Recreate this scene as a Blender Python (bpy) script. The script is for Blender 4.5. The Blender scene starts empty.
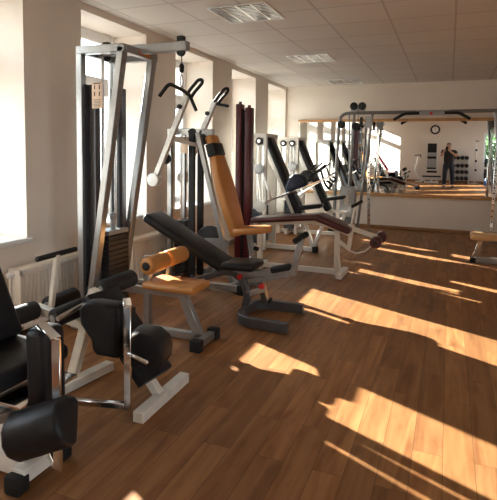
import bpy, bmesh, math, random
from mathutils import Vector, Matrix, Euler
random.seed(7)
SC = bpy.context.scene
COL = SC.collection
PI = math.pi
V = Vector

# ------------------------------------------------------------------ camera
def make_camera():
    cd = bpy.data.cameras.new('camera'); co = bpy.data.objects.new('camera', cd); COL.objects.link(co)
    yaw, pitch, roll = 0.3825, 0.0703, 0.0128
    fw = V((-math.sin(yaw) * math.cos(pitch), math.cos(yaw) * math.cos(pitch), -math.sin(pitch)))
    r = V((math.cos(yaw), math.sin(yaw), 0)); u = r.cross(fw)
    c, s = math.cos(roll), math.sin(roll)
    r2 = c * r + s * u; u2 = -s * r + c * u
    m = Matrix((r2, u2, -fw)).transposed().to_4x4()
    m.translation = V((0, 0, 1.4417))
    co.matrix_world = m
    cd.sensor_fit = 'VERTICAL'; cd.sensor_height = 36.0; cd.sensor_width = 36.0
    cd.lens = 36.0 * 497 / 500
    cd.shift_y = -63 / 500.0
    cd.clip_start = 0.05; cd.clip_end = 200
    SC.camera = co
make_camera()

# ------------------------------------------------------------------ light
SUN_DIR = V((1.0, -0.5, -0.408)).normalized()
sl = bpy.data.lights.new('sun', 'SUN'); so = bpy.data.objects.new('sun', sl); COL.objects.link(so)
so.rotation_euler = SUN_DIR.to_track_quat('-Z', 'Y').to_euler(); so.location = (-8, 8, 6)
sl.energy = 33.0; sl.angle = math.radians(0.55); sl.color = (1.0, 0.94, 0.86)

w = bpy.data.worlds.new('world'); SC.world = w; w.use_nodes = True
nt = w.node_tree; nt.nodes.clear()
out = nt.nodes.new('ShaderNodeOutputWorld'); bg = nt.nodes.new('ShaderNodeBackground')
tc = nt.nodes.new('ShaderNodeTexCoord'); sx = nt.nodes.new('ShaderNodeSeparateXYZ'); rp = nt.nodes.new('ShaderNodeValToRGB')
nt.links.new(tc.outputs['Generated'], sx.inputs[0]); nt.links.new(sx.outputs['Z'], rp.inputs[0])
rp.color_ramp.elements[0].position = 0.0; rp.color_ramp.elements[0].color = (1.0, 0.97, 0.93, 1)
rp.color_ramp.elements[1].position = 0.5; rp.color_ramp.elements[1].color = (0.70, 0.84, 1.0, 1)
nt.links.new(rp.outputs[0], bg.inputs[0]); nt.links.new(bg.outputs[0], out.inputs[0])
bg.inputs[1].default_value = 5.0

SC.view_settings.view_transform = 'Standard'; SC.view_settings.look = 'None'
SC.view_settings.gamma = 1.0; SC.view_settings.use_curve_mapping = False
SC.view_settings.exposure = 0.70
SC.cycles.use_denoising = True
SC.cycles.diffuse_bounces = 8; SC.cycles.max_bounces = 16
SC.cycles.caustics_reflective = False; SC.cycles.caustics_refractive = False
SC.cycles.sample_clamp_indirect = 8.0

XL, XR, YB, D, ZC = -3.116, 3.2, -3.0, 9.784, 2.766
WIN = [(1.98 - 1.67 * 3, 3.0 - 1.67 * 3), (1.98 - 1.67, 3.0 - 1.67),
       (1.98, 3.0), (3.66, 4.70), (5.33, 6.35), (7.01, 8.02), (8.65, 9.70)]
ZS, ZT = 0.70, 2.70          # window opening sill / top
XG = -3.57                   # glass plane

def portal(name, loc, rot, sx_, sy_):
    l = bpy.data.lights.new(name, 'AREA'); l.shape = 'RECTANGLE'; l.size = sx_; l.size_y = sy_
    l.cycles.is_portal = True
    o = bpy.data.objects.new(name, l); COL.objects.link(o); o.location = loc; o.rotation_euler = rot
for (a, b) in WIN:
    portal('window_portal', (XG - 0.12, (a + b) / 2, (ZS + ZT) / 2), (0, -PI / 2, 0), ZT - ZS, b - a)
for (a, b) in ((-2.2, -0.7), (0.1, 1.6)):  # portals of the fill windows added in the right wall
    portal('fill_window_portal', (3.2 + 0.34, (a + b) / 2, (ZS + ZT) / 2), (0, PI / 2, 0), ZT - ZS, b - a)
portal('back_window_portal', (2.0, YB - 0.30, 1.40), (PI / 2, 0, 0), 1.1, 1.3)

# ------------------------------------------------------------------ materials
MATS = {}
def nodes(name):
    m = bpy.data.materials.new(name); m.use_nodes = True
    n = m.node_tree.nodes; b = n['Principled BSDF']
    return m, m.node_tree, n, b
def mat(name, col, rough=0.5, metal=0.0, var=0.06, scale=30.0, bump=0.0, bscale=None, spec=None):
    if name in MATS: return MATS[name]
    m, t, n, b = nodes(name)
    b.inputs['Roughness'].default_value = rough; b.inputs['Metallic'].default_value = metal
    if spec is not None: b.inputs['Specular IOR Level'].default_value = spec
    tcn = n.new('ShaderNodeTexCoord'); ns = n.new('ShaderNodeTexNoise'); ns.inputs['Scale'].default_value = scale
    ns.inputs['Detail'].default_value = 4
    t.links.new(tcn.outputs['Object'], ns.inputs['Vector'])
    r = n.new('ShaderNodeValToRGB')
    r.color_ramp.elements[0].position = 0.3; r.color_ramp.elements[1].position = 0.7
    r.color_ramp.elements[0].color = tuple(c * (1 - var) for c in col) + (1,)
    r.color_ramp.elements[1].color = tuple(min(1, c * (1 + var)) for c in col) + (1,)
    t.links.new(ns.outputs['Fac'], r.inputs[0]); t.links.new(r.outputs[0], b.inputs['Base Color'])
    if bump:
        n2 = n.new('ShaderNodeTexNoise'); n2.inputs['Scale'].default_value = bscale or scale * 4
        t.links.new(tcn.outputs['Object'], n2.inputs['Vector'])
        bp = n.new('ShaderNodeBump'); bp.inputs['Strength'].default_value = bump; bp.inputs['Distance'].default_value = 0.004
        t.links.new(n2.outputs['Fac'], bp.inputs['Height']); t.links.new(bp.outputs[0], b.inputs['Normal'])
    MATS[name] = m
    return m

WALL = mat('cream_plaster', (0.74, 0.665, 0.585), 0.62, var=0.02, scale=3, bump=0.25, bscale=260)
REVEAL = WALL
SILVER = mat('silver_paint', (0.36, 0.365, 0.365), 0.32, 0.8, var=0.05)
GREYFRAME = mat('grey_frame_paint', (0.30, 0.305, 0.30), 0.38, 0.45, var=0.06)
DARKFRAME = mat('charcoal_frame_paint', (0.075, 0.075, 0.08), 0.42, 0.2, var=0.1)
WHITE = mat('white_enamel', (0.72, 0.69, 0.63), 0.38, var=0.04)
WHITEWORN = mat('worn_white_enamel', (0.68, 0.64, 0.56), 0.42, var=0.10, scale=14)
CHROME = mat('chrome', (0.80, 0.80, 0.80), 0.14, 1.0, var=0.02)
BLACKVINYL = mat('black_vinyl', (0.016, 0.016, 0.018), 0.36, var=0.15, spec=0.15, bump=0.12, bscale=350)
NAVY = mat('navy_vinyl', (0.018, 0.022, 0.040), 0.42, var=0.15, spec=0.22, bump=0.1, bscale=350)
MAROON = mat('maroon_vinyl', (0.065, 0.012, 0.015), 0.36, var=0.15, bump=0.1, bscale=350)
MAROONP = mat('maroon_paint', (0.075, 0.010, 0.018), 0.30, var=0.1)
TAN = mat('tan_vinyl', (0.46, 0.195, 0.050), 0.42, var=0.06, bump=0.1, bscale=350)
RUBBER = mat('black_rubber', (0.016, 0.016, 0.016), 0.55, var=0.15, spec=0.22)
FOAM = mat('black_foam', (0.022, 0.021, 0.021), 0.7, var=0.2, spec=0.22, bump=0.3, bscale=240)
IRON = mat('black_iron', (0.02, 0.02, 0.021), 0.5, 0.0, var=0.15, spec=0.3)
RED = mat('red_plastic', (0.55, 0.02, 0.02), 0.35)
PINK = mat('red_vinyl', (0.50, 0.03, 0.06), 0.4)
CARD = mat('placard_card', (0.70, 0.52, 0.38), 0.6)
INK = mat('dark_ink', (0.05, 0.03, 0.03), 0.6)
ORANGE = mat('orange_print', (0.62, 0.20, 0.03), 0.5)
WOODTRIM = mat('wood_trim', (0.50, 0.26, 0.10), 0.42, var=0.18, scale=9)
SKIRT = mat('skirting_wood', (0.26, 0.125, 0.05), 0.42, var=0.15, scale=9)
PINE = mat('pale_wood', (0.58, 0.34, 0.15), 0.42, var=0.10, scale=7)
PVC = mat('white_pvc', (0.78, 0.79, 0.80), 0.35, var=0.02)
SILLM = mat('white_sill', (0.80, 0.79, 0.77), 0.35, var=0.03)
RADM = mat('radiator_enamel', (0.84, 0.80, 0.73), 0.35, var=0.02)
GREYPANEL = mat('grey_sheet', (0.33, 0.335, 0.34), 0.4, 0.35)
BLUEGREY = mat('blue_grey_steel', (0.10, 0.12, 0.15), 0.4, 0.3)
XTUBE = mat('dark_steel_tube', (0.20, 0.20, 0.20), 0.30, 0.7, var=0.05)
LEVERM = mat('pale_grey_paint', (0.55, 0.55, 0.53), 0.36, 0.2, var=0.03)
STEELROD = mat('steel_rod', (0.62, 0.62, 0.62), 0.22, 1.0)
CABLE = mat('black_cable', (0.02, 0.02, 0.02), 0.5)

def mesh_mat():
    m, t, n, b = nodes('perforated_mesh')
    tcn = n.new('ShaderNodeTexCoord'); vo = n.new('ShaderNodeTexVoronoi'); vo.inputs['Scale'].default_value = 90
    t.links.new(tcn.outputs['Object'], vo.inputs['Vector'])
    r = n.new('ShaderNodeValToRGB'); r.color_ramp.elements[0].position = 0.15; r.color_ramp.elements[1].position = 0.5
    r.color_ramp.elements[0].color = (0.012, 0.012, 0.015, 1); r.color_ramp.elements[1].color = (0.075, 0.075, 0.085, 1)
    t.links.new(vo.outputs['Distance'], r.inputs[0]); t.links.new(r.outputs[0], b.inputs['Base Color'])
    b.inputs['Roughness'].default_value = 0.45
    return m
MESH = mesh_mat()

def floor_mat():
    m, t, n, b = nodes('wood_plank_floor')
    L = t.links.new
    tcn = n.new('ShaderNodeTexCoord'); sp = n.new('ShaderNodeSeparateXYZ'); cb = n.new('ShaderNodeCombineXYZ')
    L(tcn.outputs['Object'], sp.inputs[0]); L(sp.outputs['Y'], cb.inputs['X']); L(sp.outputs['X'], cb.inputs['Y'])
    br = n.new('ShaderNodeTexBrick'); br.inputs['Scale'].default_value = 1.0
    br.inputs['Brick Width'].default_value = 0.92; br.inputs['Row Height'].default_value = 0.138
    br.inputs['Mortar Size'].default_value = 0.0012; br.inputs['Mortar Smooth'].default_value = 0.1
    br.inputs['Color1'].default_value = (0.0, 0.0, 0.0, 1); br.inputs['Color2'].default_value = (1, 1, 1, 1)
    br.inputs['Mortar'].default_value = (0.15, 0.15, 0.15, 1); br.offset = 0.37; br.offset_frequency = 2
    br.inputs['Bias'].default_value = 0.0
    L(cb.outputs[0], br.inputs['Vector'])
    # grain: stretched noise, shifted per plank
    mp = n.new('ShaderNodeVectorMath'); mp.operation = 'MULTIPLY'; mp.inputs[1].default_value = (15, 1.3, 1)
    L(tcn.outputs['Object'], mp.inputs[0])
    ad = n.new('ShaderNodeVectorMath'); ad.operation = 'ADD'; L(mp.outputs[0], ad.inputs[0])
    sc = n.new('ShaderNodeVectorMath'); sc.operation = 'SCALE'; sc.inputs['Scale'].default_value = 37.0
    L(br.outputs['Color'], sc.inputs[0]); L(sc.outputs[0], ad.inputs[1])
    ns = n.new('ShaderNodeTexNoise'); ns.inputs['Scale'].default_value = 1.0; ns.inputs['Detail'].default_value = 6
    ns.inputs['Distortion'].default_value = 0.9
    L(ad.outputs[0], ns.inputs['Vector'])
    # knots
    mp2 = n.new('ShaderNodeVectorMath'); mp2.operation = 'MULTIPLY'; mp2.inputs[1].default_value = (7, 2.6, 1)
    L(tcn.outputs['Object'], mp2.inputs[0])
    n2 = n.new('ShaderNodeTexNoise'); n2.inputs['Scale'].default_value = 1.6; n2.inputs['Detail'].default_value = 3
    L(mp2.outputs[0], n2.inputs['Vector'])
    r = n.new('ShaderNodeValToRGB'); e = r.color_ramp.elements
    e[0].position = 0.28; e[0].color = (0.19, 0.074, 0.024, 1)
    e[1].position = 0.72; e[1].color = (0.37, 0.175, 0.065, 1)
    L(ns.outputs['Fac'], r.inputs[0])
    mx = n.new('ShaderNodeMix'); mx.data_type = 'RGBA'; mx.blend_type = 'MULTIPLY'; mx.inputs[0].default_value = 0.5
    r2 = n.new('ShaderNodeValToRGB'); r2.color_ramp.elements[0].color = (0.45, 0.45, 0.45, 1); r2.color_ramp.elements[1].color = (1.25, 1.2, 1.12, 1)
    L(br.outputs['Color'], r2.inputs[0])
    L(r.outputs[0], mx.inputs[6]); L(r2.outputs[0], mx.inputs[7])
    mx2 = n.new('ShaderNodeMix'); mx2.data_type = 'RGBA'; mx2.blend_type = 'MULTIPLY'; mx2.inputs[0].default_value = 0.3
    r3 = n.new('ShaderNodeValToRGB'); r3.color_ramp.elements[0].position = 0.30; r3.color_ramp.elements[1].position = 0.48
    r3.color_ramp.elements[0].color = (0.35, 0.3, 0.28, 1); r3.color_ramp.elements[1].color = (1, 1, 1, 1)
    L(n2.outputs['Fac'], r3.inputs[0])
    L(mx.outputs[2], mx2.inputs[6]); L(r3.outputs[0], mx2.inputs[7])
    mx3 = n.new('ShaderNodeMix'); mx3.data_type = 'RGBA'; mx3.blend_type = 'MIX'
    mx3.inputs[7].default_value = (0.06, 0.028, 0.012, 1)
    L(br.outputs['Fac'], mx3.inputs[0]); L(mx2.outputs[2], mx3.inputs[6])
    L(mx3.outputs[2], b.inputs['Base Color'])
    b.inputs['Roughness'].default_value = 0.48; b.inputs['Specular IOR Level'].default_value = 0.3
    return m
def ceil_mat():
    m, t, n, b = nodes('ceiling_tiles')
    L = t.links.new
    tcn = n.new('ShaderNodeTexCoord'); mp = n.new('ShaderNodeVectorMath'); mp.operation = 'SUBTRACT'
    mp.inputs[1].default_value = (-0.3436 - 60, 4.7826 - 60, 0)
    L(tcn.outputs['Object'], mp.inputs[0])
    br = n.new('ShaderNodeTexBrick'); br.inputs['Scale'].default_value = 1.0
    br.offset = 0.0; br.squash = 1.0
    br.inputs['Brick Width'].default_value = 0.6; br.inputs['Row Height'].default_value = 0.6
    br.inputs['Mortar Size'].default_value = 0.011; br.inputs['Mortar Smooth'].default_value = 0.15
    br.inputs['Color1'].default_value = (0.62, 0.57, 0.51, 1); br.inputs['Color2'].default_value = (0.65, 0.60, 0.54, 1)
    br.inputs['Mortar'].default_value = (0.46, 0.41, 0.36, 1)
    L(mp.outputs[0], br.inputs['Vector'])
    ns = n.new('ShaderNodeTexNoise'); ns.inputs['Scale'].default_value = 160; L(tcn.outputs['Object'], ns.inputs['Vector'])
    mx = n.new('ShaderNodeMix'); mx.data_type = 'RGBA'; mx.blend_type = 'MULTIPLY'; mx.inputs[0].default_value = 0.12
    L(br.outputs['Color'], mx.inputs[6]); L(ns.outputs['Color'], mx.inputs[7]); L(mx.outputs[2], b.inputs['Base Color'])
    b.inputs['Roughness'].default_value = 0.7
    return m
def glass_mat():
    m = bpy.data.materials.new('window_glass'); m.use_nodes = True; t = m.node_tree; n = t.nodes; n.clear()
    o = n.new('ShaderNodeOutputMaterial'); tr = n.new('ShaderNodeBsdfTransparent'); gl = n.new('ShaderNodeBsdfGlossy')
    gl.inputs['Roughness'].default_value = 0.02; tr.inputs[0].default_value = (0.94, 0.97, 0.97, 1)
    lw = n.new('ShaderNodeLayerWeight'); lw.inputs[0].default_value = 0.5; mx = n.new('ShaderNodeMixShader')
    pw = n.new('ShaderNodeMath'); pw.operation = 'POWER'; pw.inputs[1].default_value = 4.0
    fr = n.new('ShaderNodeMath'); fr.operation = 'MULTIPLY_ADD'; fr.inputs[1].default_value = 0.3; fr.inputs[2].default_value = 0.04
    t.links.new(lw.outputs['Facing'], pw.inputs[0]); t.links.new(pw.outputs[0], fr.inputs[0])
    t.links.new(fr.outputs[0], mx.inputs[0]); t.links.new(tr.outputs[0], mx.inputs[1]); t.links.new(gl.outputs[0], mx.inputs[2])
    t.links.new(mx.outputs[0], o.inputs[0])
    return m
def mirror_mat():
    m, t, n, b = nodes('mirror_silver')
    b.inputs['Base Color'].default_value = (0.90, 0.91, 0.90, 1); b.inputs['Metallic'].default_value = 1; b.inputs['Roughness'].default_value = 0.0
    return m
FLOORM, CEILM, GLASS, MIRRORM = floor_mat(), ceil_mat(), glass_mat(), mirror_mat()

# ------------------------------------------------------------------ mesh builder
def frame_of(t, up):
    t = t.normalized(); up = V(up)
    s = t.cross(up)
    if s.length < 1e-4: s = t.cross(V((1, 0, 0)))
    s.normalize(); n = s.cross(t).normalized()
    return s, n
def fillet(pts, r, n=6):
    pts = [V(p) for p in pts]; out_ = [pts[0]]
    for i in range(1, len(pts) - 1):
        p = pts[i]; a = (pts[i - 1] - p); b = (pts[i + 1] - p)
        d = min(r, a.length * 0.49, b.length * 0.49)
        p0 = p + a.normalized() * d; p2 = p + b.normalized() * d
        for k in range(n + 1):
            u = k / n; out_.append((1 - u) ** 2 * p0 + 2 * u * (1 - u) * p + u * u * p2)
    out_.append(pts[-1]); return out_
class MB:
    def __init__(self): self.bm = bmesh.new()
    def _add(self, b):
        me = bpy.data.meshes.new('tmp'); b.to_mesh(me); b.free(); self.bm.from_mesh(me); bpy.data.meshes.remove(me); return self
    def box(self, c, s, bev=0.0, rot=None, seg=2, taper=None):
        b = bmesh.new(); bmesh.ops.create_cube(b, size=1.0)
        for v in b.verts:
            v.co = V((v.co.x * s[0], v.co.y * s[1], v.co.z * s[2]))
        if bev > 0:
            bmesh.ops.bevel(b, geom=list(b.edges), offset=min(bev, min(s) * 0.49), segments=seg, profile=0.5, affect='EDGES')
        M = Matrix.Translation(V(c)) @ (rot.to_4x4() if rot is not None else Matrix.Identity(4))
        b.transform(M); return self._add(b)
    def bb(self, p0, p1, bev=0.0, seg=2):
        a, b_ = V(p0), V(p1)
        return self.box((a + b_) / 2, [abs(q) for q in (b_ - a)], bev, None, seg)
    def beam(self, a, b, w_, h_, up=(0, 0, 1), bev=0.004):
        a, b = V(a), V(b); t = b - a; s, n_ = frame_of(t, up)
        R = Matrix((t.normalized(), s, n_)).transposed()
        return self.box((a + b) / 2, (t.length, w_, h_), bev, R, 1)
    def slab(self, a, b, w_, th, side=(0, 1, 0), bev=0.03, seg=3):
        """cushion between a and b along its length, width along side"""
        a, b = V(a), V(b); t = (b - a).normalized(); s = V(side); s = (s - t * s.dot(t)).normalized(); n_ = t.cross(s)
        R = Matrix((t, s, n_)).transposed()
        return self.box((a + b) / 2, ((b - a).length, w_, th), bev, R, seg)
    def prism(self, outline, o, ex, ey, th, bev=0.02, seg=3):
        """outline in the plane (ex,ey) at o, thickness along ex x ey, centred"""
        o, ex, ey = V(o), V(ex).normalized(), V(ey).normalized(); ez = ex.cross(ey).normalized()
        b = bmesh.new()
        f0 = [b.verts.new(o + ex * x + ey * y - ez * th / 2) for x, y in outline]
        f1 = [b.verts.new(o + ex * x + ey * y + ez * th / 2) for x, y in outline]
        n_ = len(outline)
        b.faces.new(list(reversed(f0))); b.faces.new(f1)
        for i in range(n_): b.faces.new((f0[i], f0[(i + 1) % n_], f1[(i + 1) % n_], f1[i]))
        bmesh.ops.recalc_face_normals(b, faces=list(b.faces))
        if bev:
            ed = [e for e in b.edges if len(e.link_faces) == 2 and e.calc_face_angle(0) > 0.6]
            bmesh.ops.bevel(b, geom=ed, offset=bev, segments=seg, profile=0.5, affect='EDGES')
        return self._add(b)
    def lathe(self, a, b, prof, n=20):
        """prof: list of (t 0..1 along a->b, radius)"""
        a, b = V(a), V(b); t = b - a; s, n_ = frame_of(t, (0, 0, 1) if abs(t.normalized().z) < 0.95 else (1, 0, 0))
        B = bmesh.new(); rings = []
        for (u, r) in prof:
            c = a + t * u
            rings.append([B.verts.new(c + s * (r * math.cos(2 * PI * k / n)) + n_ * (r * math.sin(2 * PI * k / n))) for k in range(n)])
        for i in range(len(rings) - 1):
            for k in range(n):
                B.faces.new((rings[i][k], rings[i][(k + 1) % n], rings[i + 1][(k + 1) % n], rings[i + 1][k]))
        B.faces.new(list(reversed(rings[0]))); B.faces.new(rings[-1])
        bmesh.ops.recalc_face_normals(B, faces=list(B.faces))
        return self._add(B)
    def cyl(self, a, b, r, n=20, bev=0.0):
        L = (V(b) - V(a)).length
        if bev <= 0: return self.lathe(a, b, [(0, r), (1, r)], n)
        e = bev / L; pr = []
        for k in range(4):
            th = k / 3 * PI / 2; pr.append((e * (1 - math.sin(th)), r - bev + bev * math.cos(PI / 2 - th) if False else r - bev * (1 - math.sin(th))))
        pr = [(e * (1 - math.cos(PI / 2 * (k / 3))), r - bev * (1 - math.sin(PI / 2 * (k / 3)))) for k in range(4)]
        return self.lathe(a, b, pr + [(1 - u, rr) for u, rr in reversed(pr)], n)
    def sweep(self, pts, prof, up=(0, 0, 1), closed=False):
        pts = [V(p) for p in pts]; B = bmesh.new(); rings = []; N = len(pts); last = None
        for i, p in enumerate(pts):
            if closed: t = (pts[(i + 1) % N] - pts[i - 1])
            else: t = (pts[min(i + 1, N - 1)] - pts[max(i - 1, 0)])
            if up is None:
                t = t.normalized()
                if last is None:
                    ref = V((0, 0, 1)) if abs(t.z) < 0.9 else V((1, 0, 0)); s = t.cross(ref).normalized()
                else:
                    s = (last - t * last.dot(t)).normalized()
                n_ = s.cross(t).normalized(); last = s
            else: s, n_ = frame_of(t, up)
            rings.append([B.verts.new(p + s * x + n_ * y) for x, y in prof])
        M = len(prof); rng = range(N) if closed else range(N - 1)
        for i in rng:
            j = (i + 1) % N
            for k in range(M): B.faces.new((rings[i][k], rings[i][(k + 1) % M], rings[j][(k + 1) % M], rings[j][k]))
        if not closed:
            B.faces.new(list(reversed(rings[0]))); B.faces.new(rings[-1])
        bmesh.ops.recalc_face_normals(B, faces=list(B.faces))
        return self._add(B)
    def tube(self, pts, r, n=12, closed=False):
        return self.sweep(pts, [(r * math.cos(2 * PI * k / n), r * math.sin(2 * PI * k / n)) for k in range(n)], None, closed)
    def rtube(self, pts, w_, h_, up=(0, 0, 1)):
        c = min(w_, h_) * 0.12; x, y = w_ / 2, h_ / 2
        return self.sweep(pts, [(x, y - c), (x - c, y), (-x + c, y), (-x, y - c), (-x, -y + c), (-x + c, -y), (x - c, -y), (x, -y + c)], up)
    def quad(self, pts):
        B = bmesh.new(); B.faces.new([B.verts.new(V(p)) for p in pts]); return self._add(B)
    def ball(self, c, r, sc=(1, 1, 1), n=16, rot=None):
        B = bmesh.new(); bmesh.ops.create_uvsphere(B, u_segments=n, v_segments=max(6, n // 2), radius=r)
        for v in B.verts: v.co = V((v.co.x * sc[0], v.co.y * sc[1], v.co.z * sc[2]))
        B.transform(Matrix.Translation(V(c)) @ (rot.to_4x4() if rot is not None else Matrix.Identity(4)))
        return self._add(B)
ORG = {}
def thing(name, label, cat, loc, group=None):
    o = bpy.data.objects.new(name, None); COL.objects.link(o); o.location = loc; ORG[o.name] = V(loc)
    o.empty_display_size = 0.2
    o['label'] = label; o['category'] = cat
    if group: o['group'] = group
    return o
SPLIT = {'cross_bar', 'cable', 'knee_rod', 'end_cap', 'guide_rod', 'grip', 'tower', 'board_band', 'top_cap', 'rack_rail', 'rack_bracket', 'hand', 'roller_post', 'seat_beam', 'floor_rail', 'frame'}
def part(name, mb, m, parent=None, label=None, flat=False, ang=38):
    if name in SPLIT:
        seen, comps = set(), []
        for v0 in mb.bm.verts:
            if v0 in seen: continue
            st, comp = [v0], []
            seen.add(v0)
            while st:
                q = st.pop(); comp.append(q)
                for e in q.link_edges:
                    r = e.other_vert(q)
                    if r not in seen: seen.add(r); st.append(r)
            comps.append(comp)
        if len(comps) > 1 and not (name == 'frame' and label is None and m is PVC):
            o = None
            for comp in comps:
                idx = {v: i for i, v in enumerate(comp)}
                nb = MB(); vs = [nb.bm.verts.new(v.co) for v in comp]
                for f in {f for v in comp for f in v.link_faces}: nb.bm.faces.new([vs[idx[v]] for v in f.verts])
                bmesh.ops.recalc_face_normals(nb.bm, faces=list(nb.bm.faces))
                o = part_one(name, nb, m, parent, label, flat, ang)
            mb.bm.free(); return o
    return part_one(name, mb, m, parent, label, flat, ang)
def part_one(name, mb, m, parent=None, label=None, flat=False, ang=38):
    me = bpy.data.meshes.new(name); mb.bm.to_mesh(me); mb.bm.free()
    me.materials.append(m)
    vs = [v.co for v in me.vertices]
    c = V([(min(v[i] for v in vs) + max(v[i] for v in vs)) / 2 for i in range(3)])
    me.transform(Matrix.Translation(-c))
    if not flat:
        me.polygons.foreach_set('use_smooth', [True] * len(me.polygons)); me.set_sharp_from_angle(angle=math.radians(ang))
    o = bpy.data.objects.new(name, me); COL.objects.link(o); ORG[o.name] = c
    if parent: o.parent = parent; o.location = c - ORG[parent.name]
    else: o.location = c
    if label: o['label'] = label
    return o
def single(name, mb, m, label, cat, group=None, **k):
    o = part(name, mb, m, None, label, **k); o['category'] = cat
    if group: o['group'] = group
    return o
def struct(name, mb, m, parent=None, **k):
    o = part(name, mb, m, parent, **k)
    o['kind'] = 'structure'
    return o
def plates(root, x0, x1, y0, y1, z0, n, h, m=IRON, gap=0.003):
    for i in range(n):
        part('weight_plate', MB().bb((x0, y0, z0 + i * h), (x1, y1, z0 + (i + 1) * h - gap), 0.003, 1), m, root)

# ------------------------------------------------------------------ room shell
struct('floor', MB().bb((-4.0, YB - 0.3, -0.1), (XR + 0.3, D + 0.3, 0.0)), FLOORM, flat=True)
struct('ceiling', MB().bb((-4.0, YB - 0.3, ZC), (XR + 0.3, D + 0.3, ZC + 0.1)), CEILM, flat=True)
mb = MB(); x0, x1 = XG - 0.16, XL
mb.bb((x0, YB - 0.3, 0), (x1, D + 0.3, ZS)); mb.bb((x0, YB - 0.3, ZT), (x1, D + 0.3, ZC))
ys = [YB - 0.3] + [q for a in WIN for q in a] + [D + 0.3]
for i in range(0, len(ys), 2): 
    if ys[i + 1] - ys[i] > 0.01: mb.bb((x0, ys[i], ZS), (x1, ys[i + 1], ZT))
struct('wall_left', mb, WALL, flat=True)
struct('wall_back', MB().bb((x0, D, 0), (XR + 0.3, D + 0.3, ZC)), WALL, flat=True)
WR_FILL = [(-2.2, -0.7), (0.1, 1.6)]  # unseen right-wall windows, added to brighten the room with daylight
mb = MB(); mb.bb((XR, YB - 0.3, 0), (XR + 0.3, D, ZS)).bb((XR, YB - 0.3, ZT), (XR + 0.3, D, ZC))
ys = [YB - 0.3] + [q for a in WR_FILL for q in a] + [D]
for i in range(0, len(ys), 2): mb.bb((XR, ys[i], ZS), (XR + 0.3, ys[i + 1], ZT))
struct('wall_right', mb, WALL, flat=True)
BW = (1.45, 2.55, 0.75, 2.05)
mb = MB(); mb.bb((XL, YB - 0.25, 0), (BW[0], YB, ZC)); mb.bb((BW[1], YB - 0.25, 0), (XR, YB, ZC))
mb.bb((BW[0], YB - 0.25, 0), (BW[1], YB, BW[2])); mb.bb((BW[0], YB - 0.25, BW[3]), (BW[1], YB, ZC))
struct('wall_front', mb, WALL, flat=True)
struct('baseboard_back', MB().bb((XL, D - 0.022, 0), (XR, D, 0.07), 0.004), SKIRT)
struct('baseboard_left', MB().bb((XL, YB, 0), (XL + 0.018, D - 0.022, 0.07), 0.004), SKIRT)
struct('baseboard_front', MB().bb((XL + 0.018, YB, 0), (XR, YB + 0.018, 0.07), 0.004), SKIRT)

for i, (a, b) in enumerate(WIN):
    r = bpy.data.objects.new('window_%d' % (i + 1), None); COL.objects.link(r); r.location = (XG, (a + b) / 2, ZS); ORG[r.name] = V(r.location)
    r['kind'] = 'structure'
    f = MB(); fx0, fx1 = XG - 0.04, XG + 0.03; t = 0.065
    f.bb((fx0, a, ZS), (fx1, a + t, ZT), .006, 1); f.bb((fx0, b - t, ZS), (fx1, b, ZT), .006, 1)
    f.bb((fx0, a + t, ZS), (fx1, b - t, ZS + t), .006, 1); f.bb((fx0, a + t, ZT - t), (fx1, b - t, ZT), .006, 1)
    f.bb((fx0, a + t, 2.08), (fx1, b - t, 2.08 + 0.09), .006, 1)
    fo = struct('window_frame', f, PVC, r)
    s = MB(); st = 0.05
    for (z0, z1) in ((ZS + t, 2.08), (2.17, ZT - t)):
        s.bb((fx1 - .045, a + t, z0), (fx1 + .012, a + t + st, z1), .005, 1); s.bb((fx1 - .045, b - t - st, z0), (fx1 + .012, b - t, z1), .005, 1)
        s.bb((fx1 - .045, a + t + st, z0), (fx1 + .012, b - t - st, z0 + st), .005, 1); s.bb((fx1 - .045, a + t + st, z1 - st), (fx1 + .012, b - t - st, z1), .005, 1)
    struct('sash', s, PVC, r)
    struct('pane', MB().bb((XG - .008, a + t, ZS + t), (XG - .002, b - t, ZT - t)), GLASS, r, flat=True)
    struct('window_sill', MB().bb((XG + 0.03, a + .002, ZS), (XL + 0.035, b - .002, ZS + 0.032), .006).bb((XL + .001, a - .035, ZS), (XL + 0.035, b + .035, ZS + 0.032), .006), SILLM, r)
    h = MB().bb((fx1 + .012, b - t - .036, 1.36), (fx1 + .02, b - t - .014, 1.46), .003, 1).cyl((fx1 + .02, b - t - .025, 1.42), (fx1 + .05, b - t - .025, 1.42), .008).bb((fx1 + .042, b - t - .034, 1.31), (fx1 + .056, b - t - .016, 1.43), .004, 1)
    struct('window_handle', h, PVC, r)
r = bpy.data.objects.new('window_8', None); COL.objects.link(r); r.location = (2.0, YB - 0.12, BW[2]); ORG[r.name] = V(r.location); r['kind'] = 'structure'
f = MB(); t = .07; yy = (YB - .16, YB - .09)
f.bb((BW[0], yy[0], BW[2]), (BW[0] + t, yy[1], BW[3]), .006, 1); f.bb((BW[1] - t, yy[0], BW[2]), (BW[1], yy[1], BW[3]), .006, 1)
f.bb((BW[0] + t, yy[0], BW[2]), (BW[1] - t, yy[1], BW[2] + t), .006, 1); f.bb((BW[0] + t, yy[0], BW[3] - t), (BW[1] - t, yy[1], BW[3]), .006, 1)
f.bb((1.96, yy[0], BW[2] + t), (2.04, yy[1], BW[3] - t), .006, 1)
struct('window_frame', f, PVC, r)
struct('pane', MB().bb((BW[0] + t, YB - .128, BW[2] + t), (BW[1] - t, YB - .122, BW[3] - t)), GLASS, r, flat=True)

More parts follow.
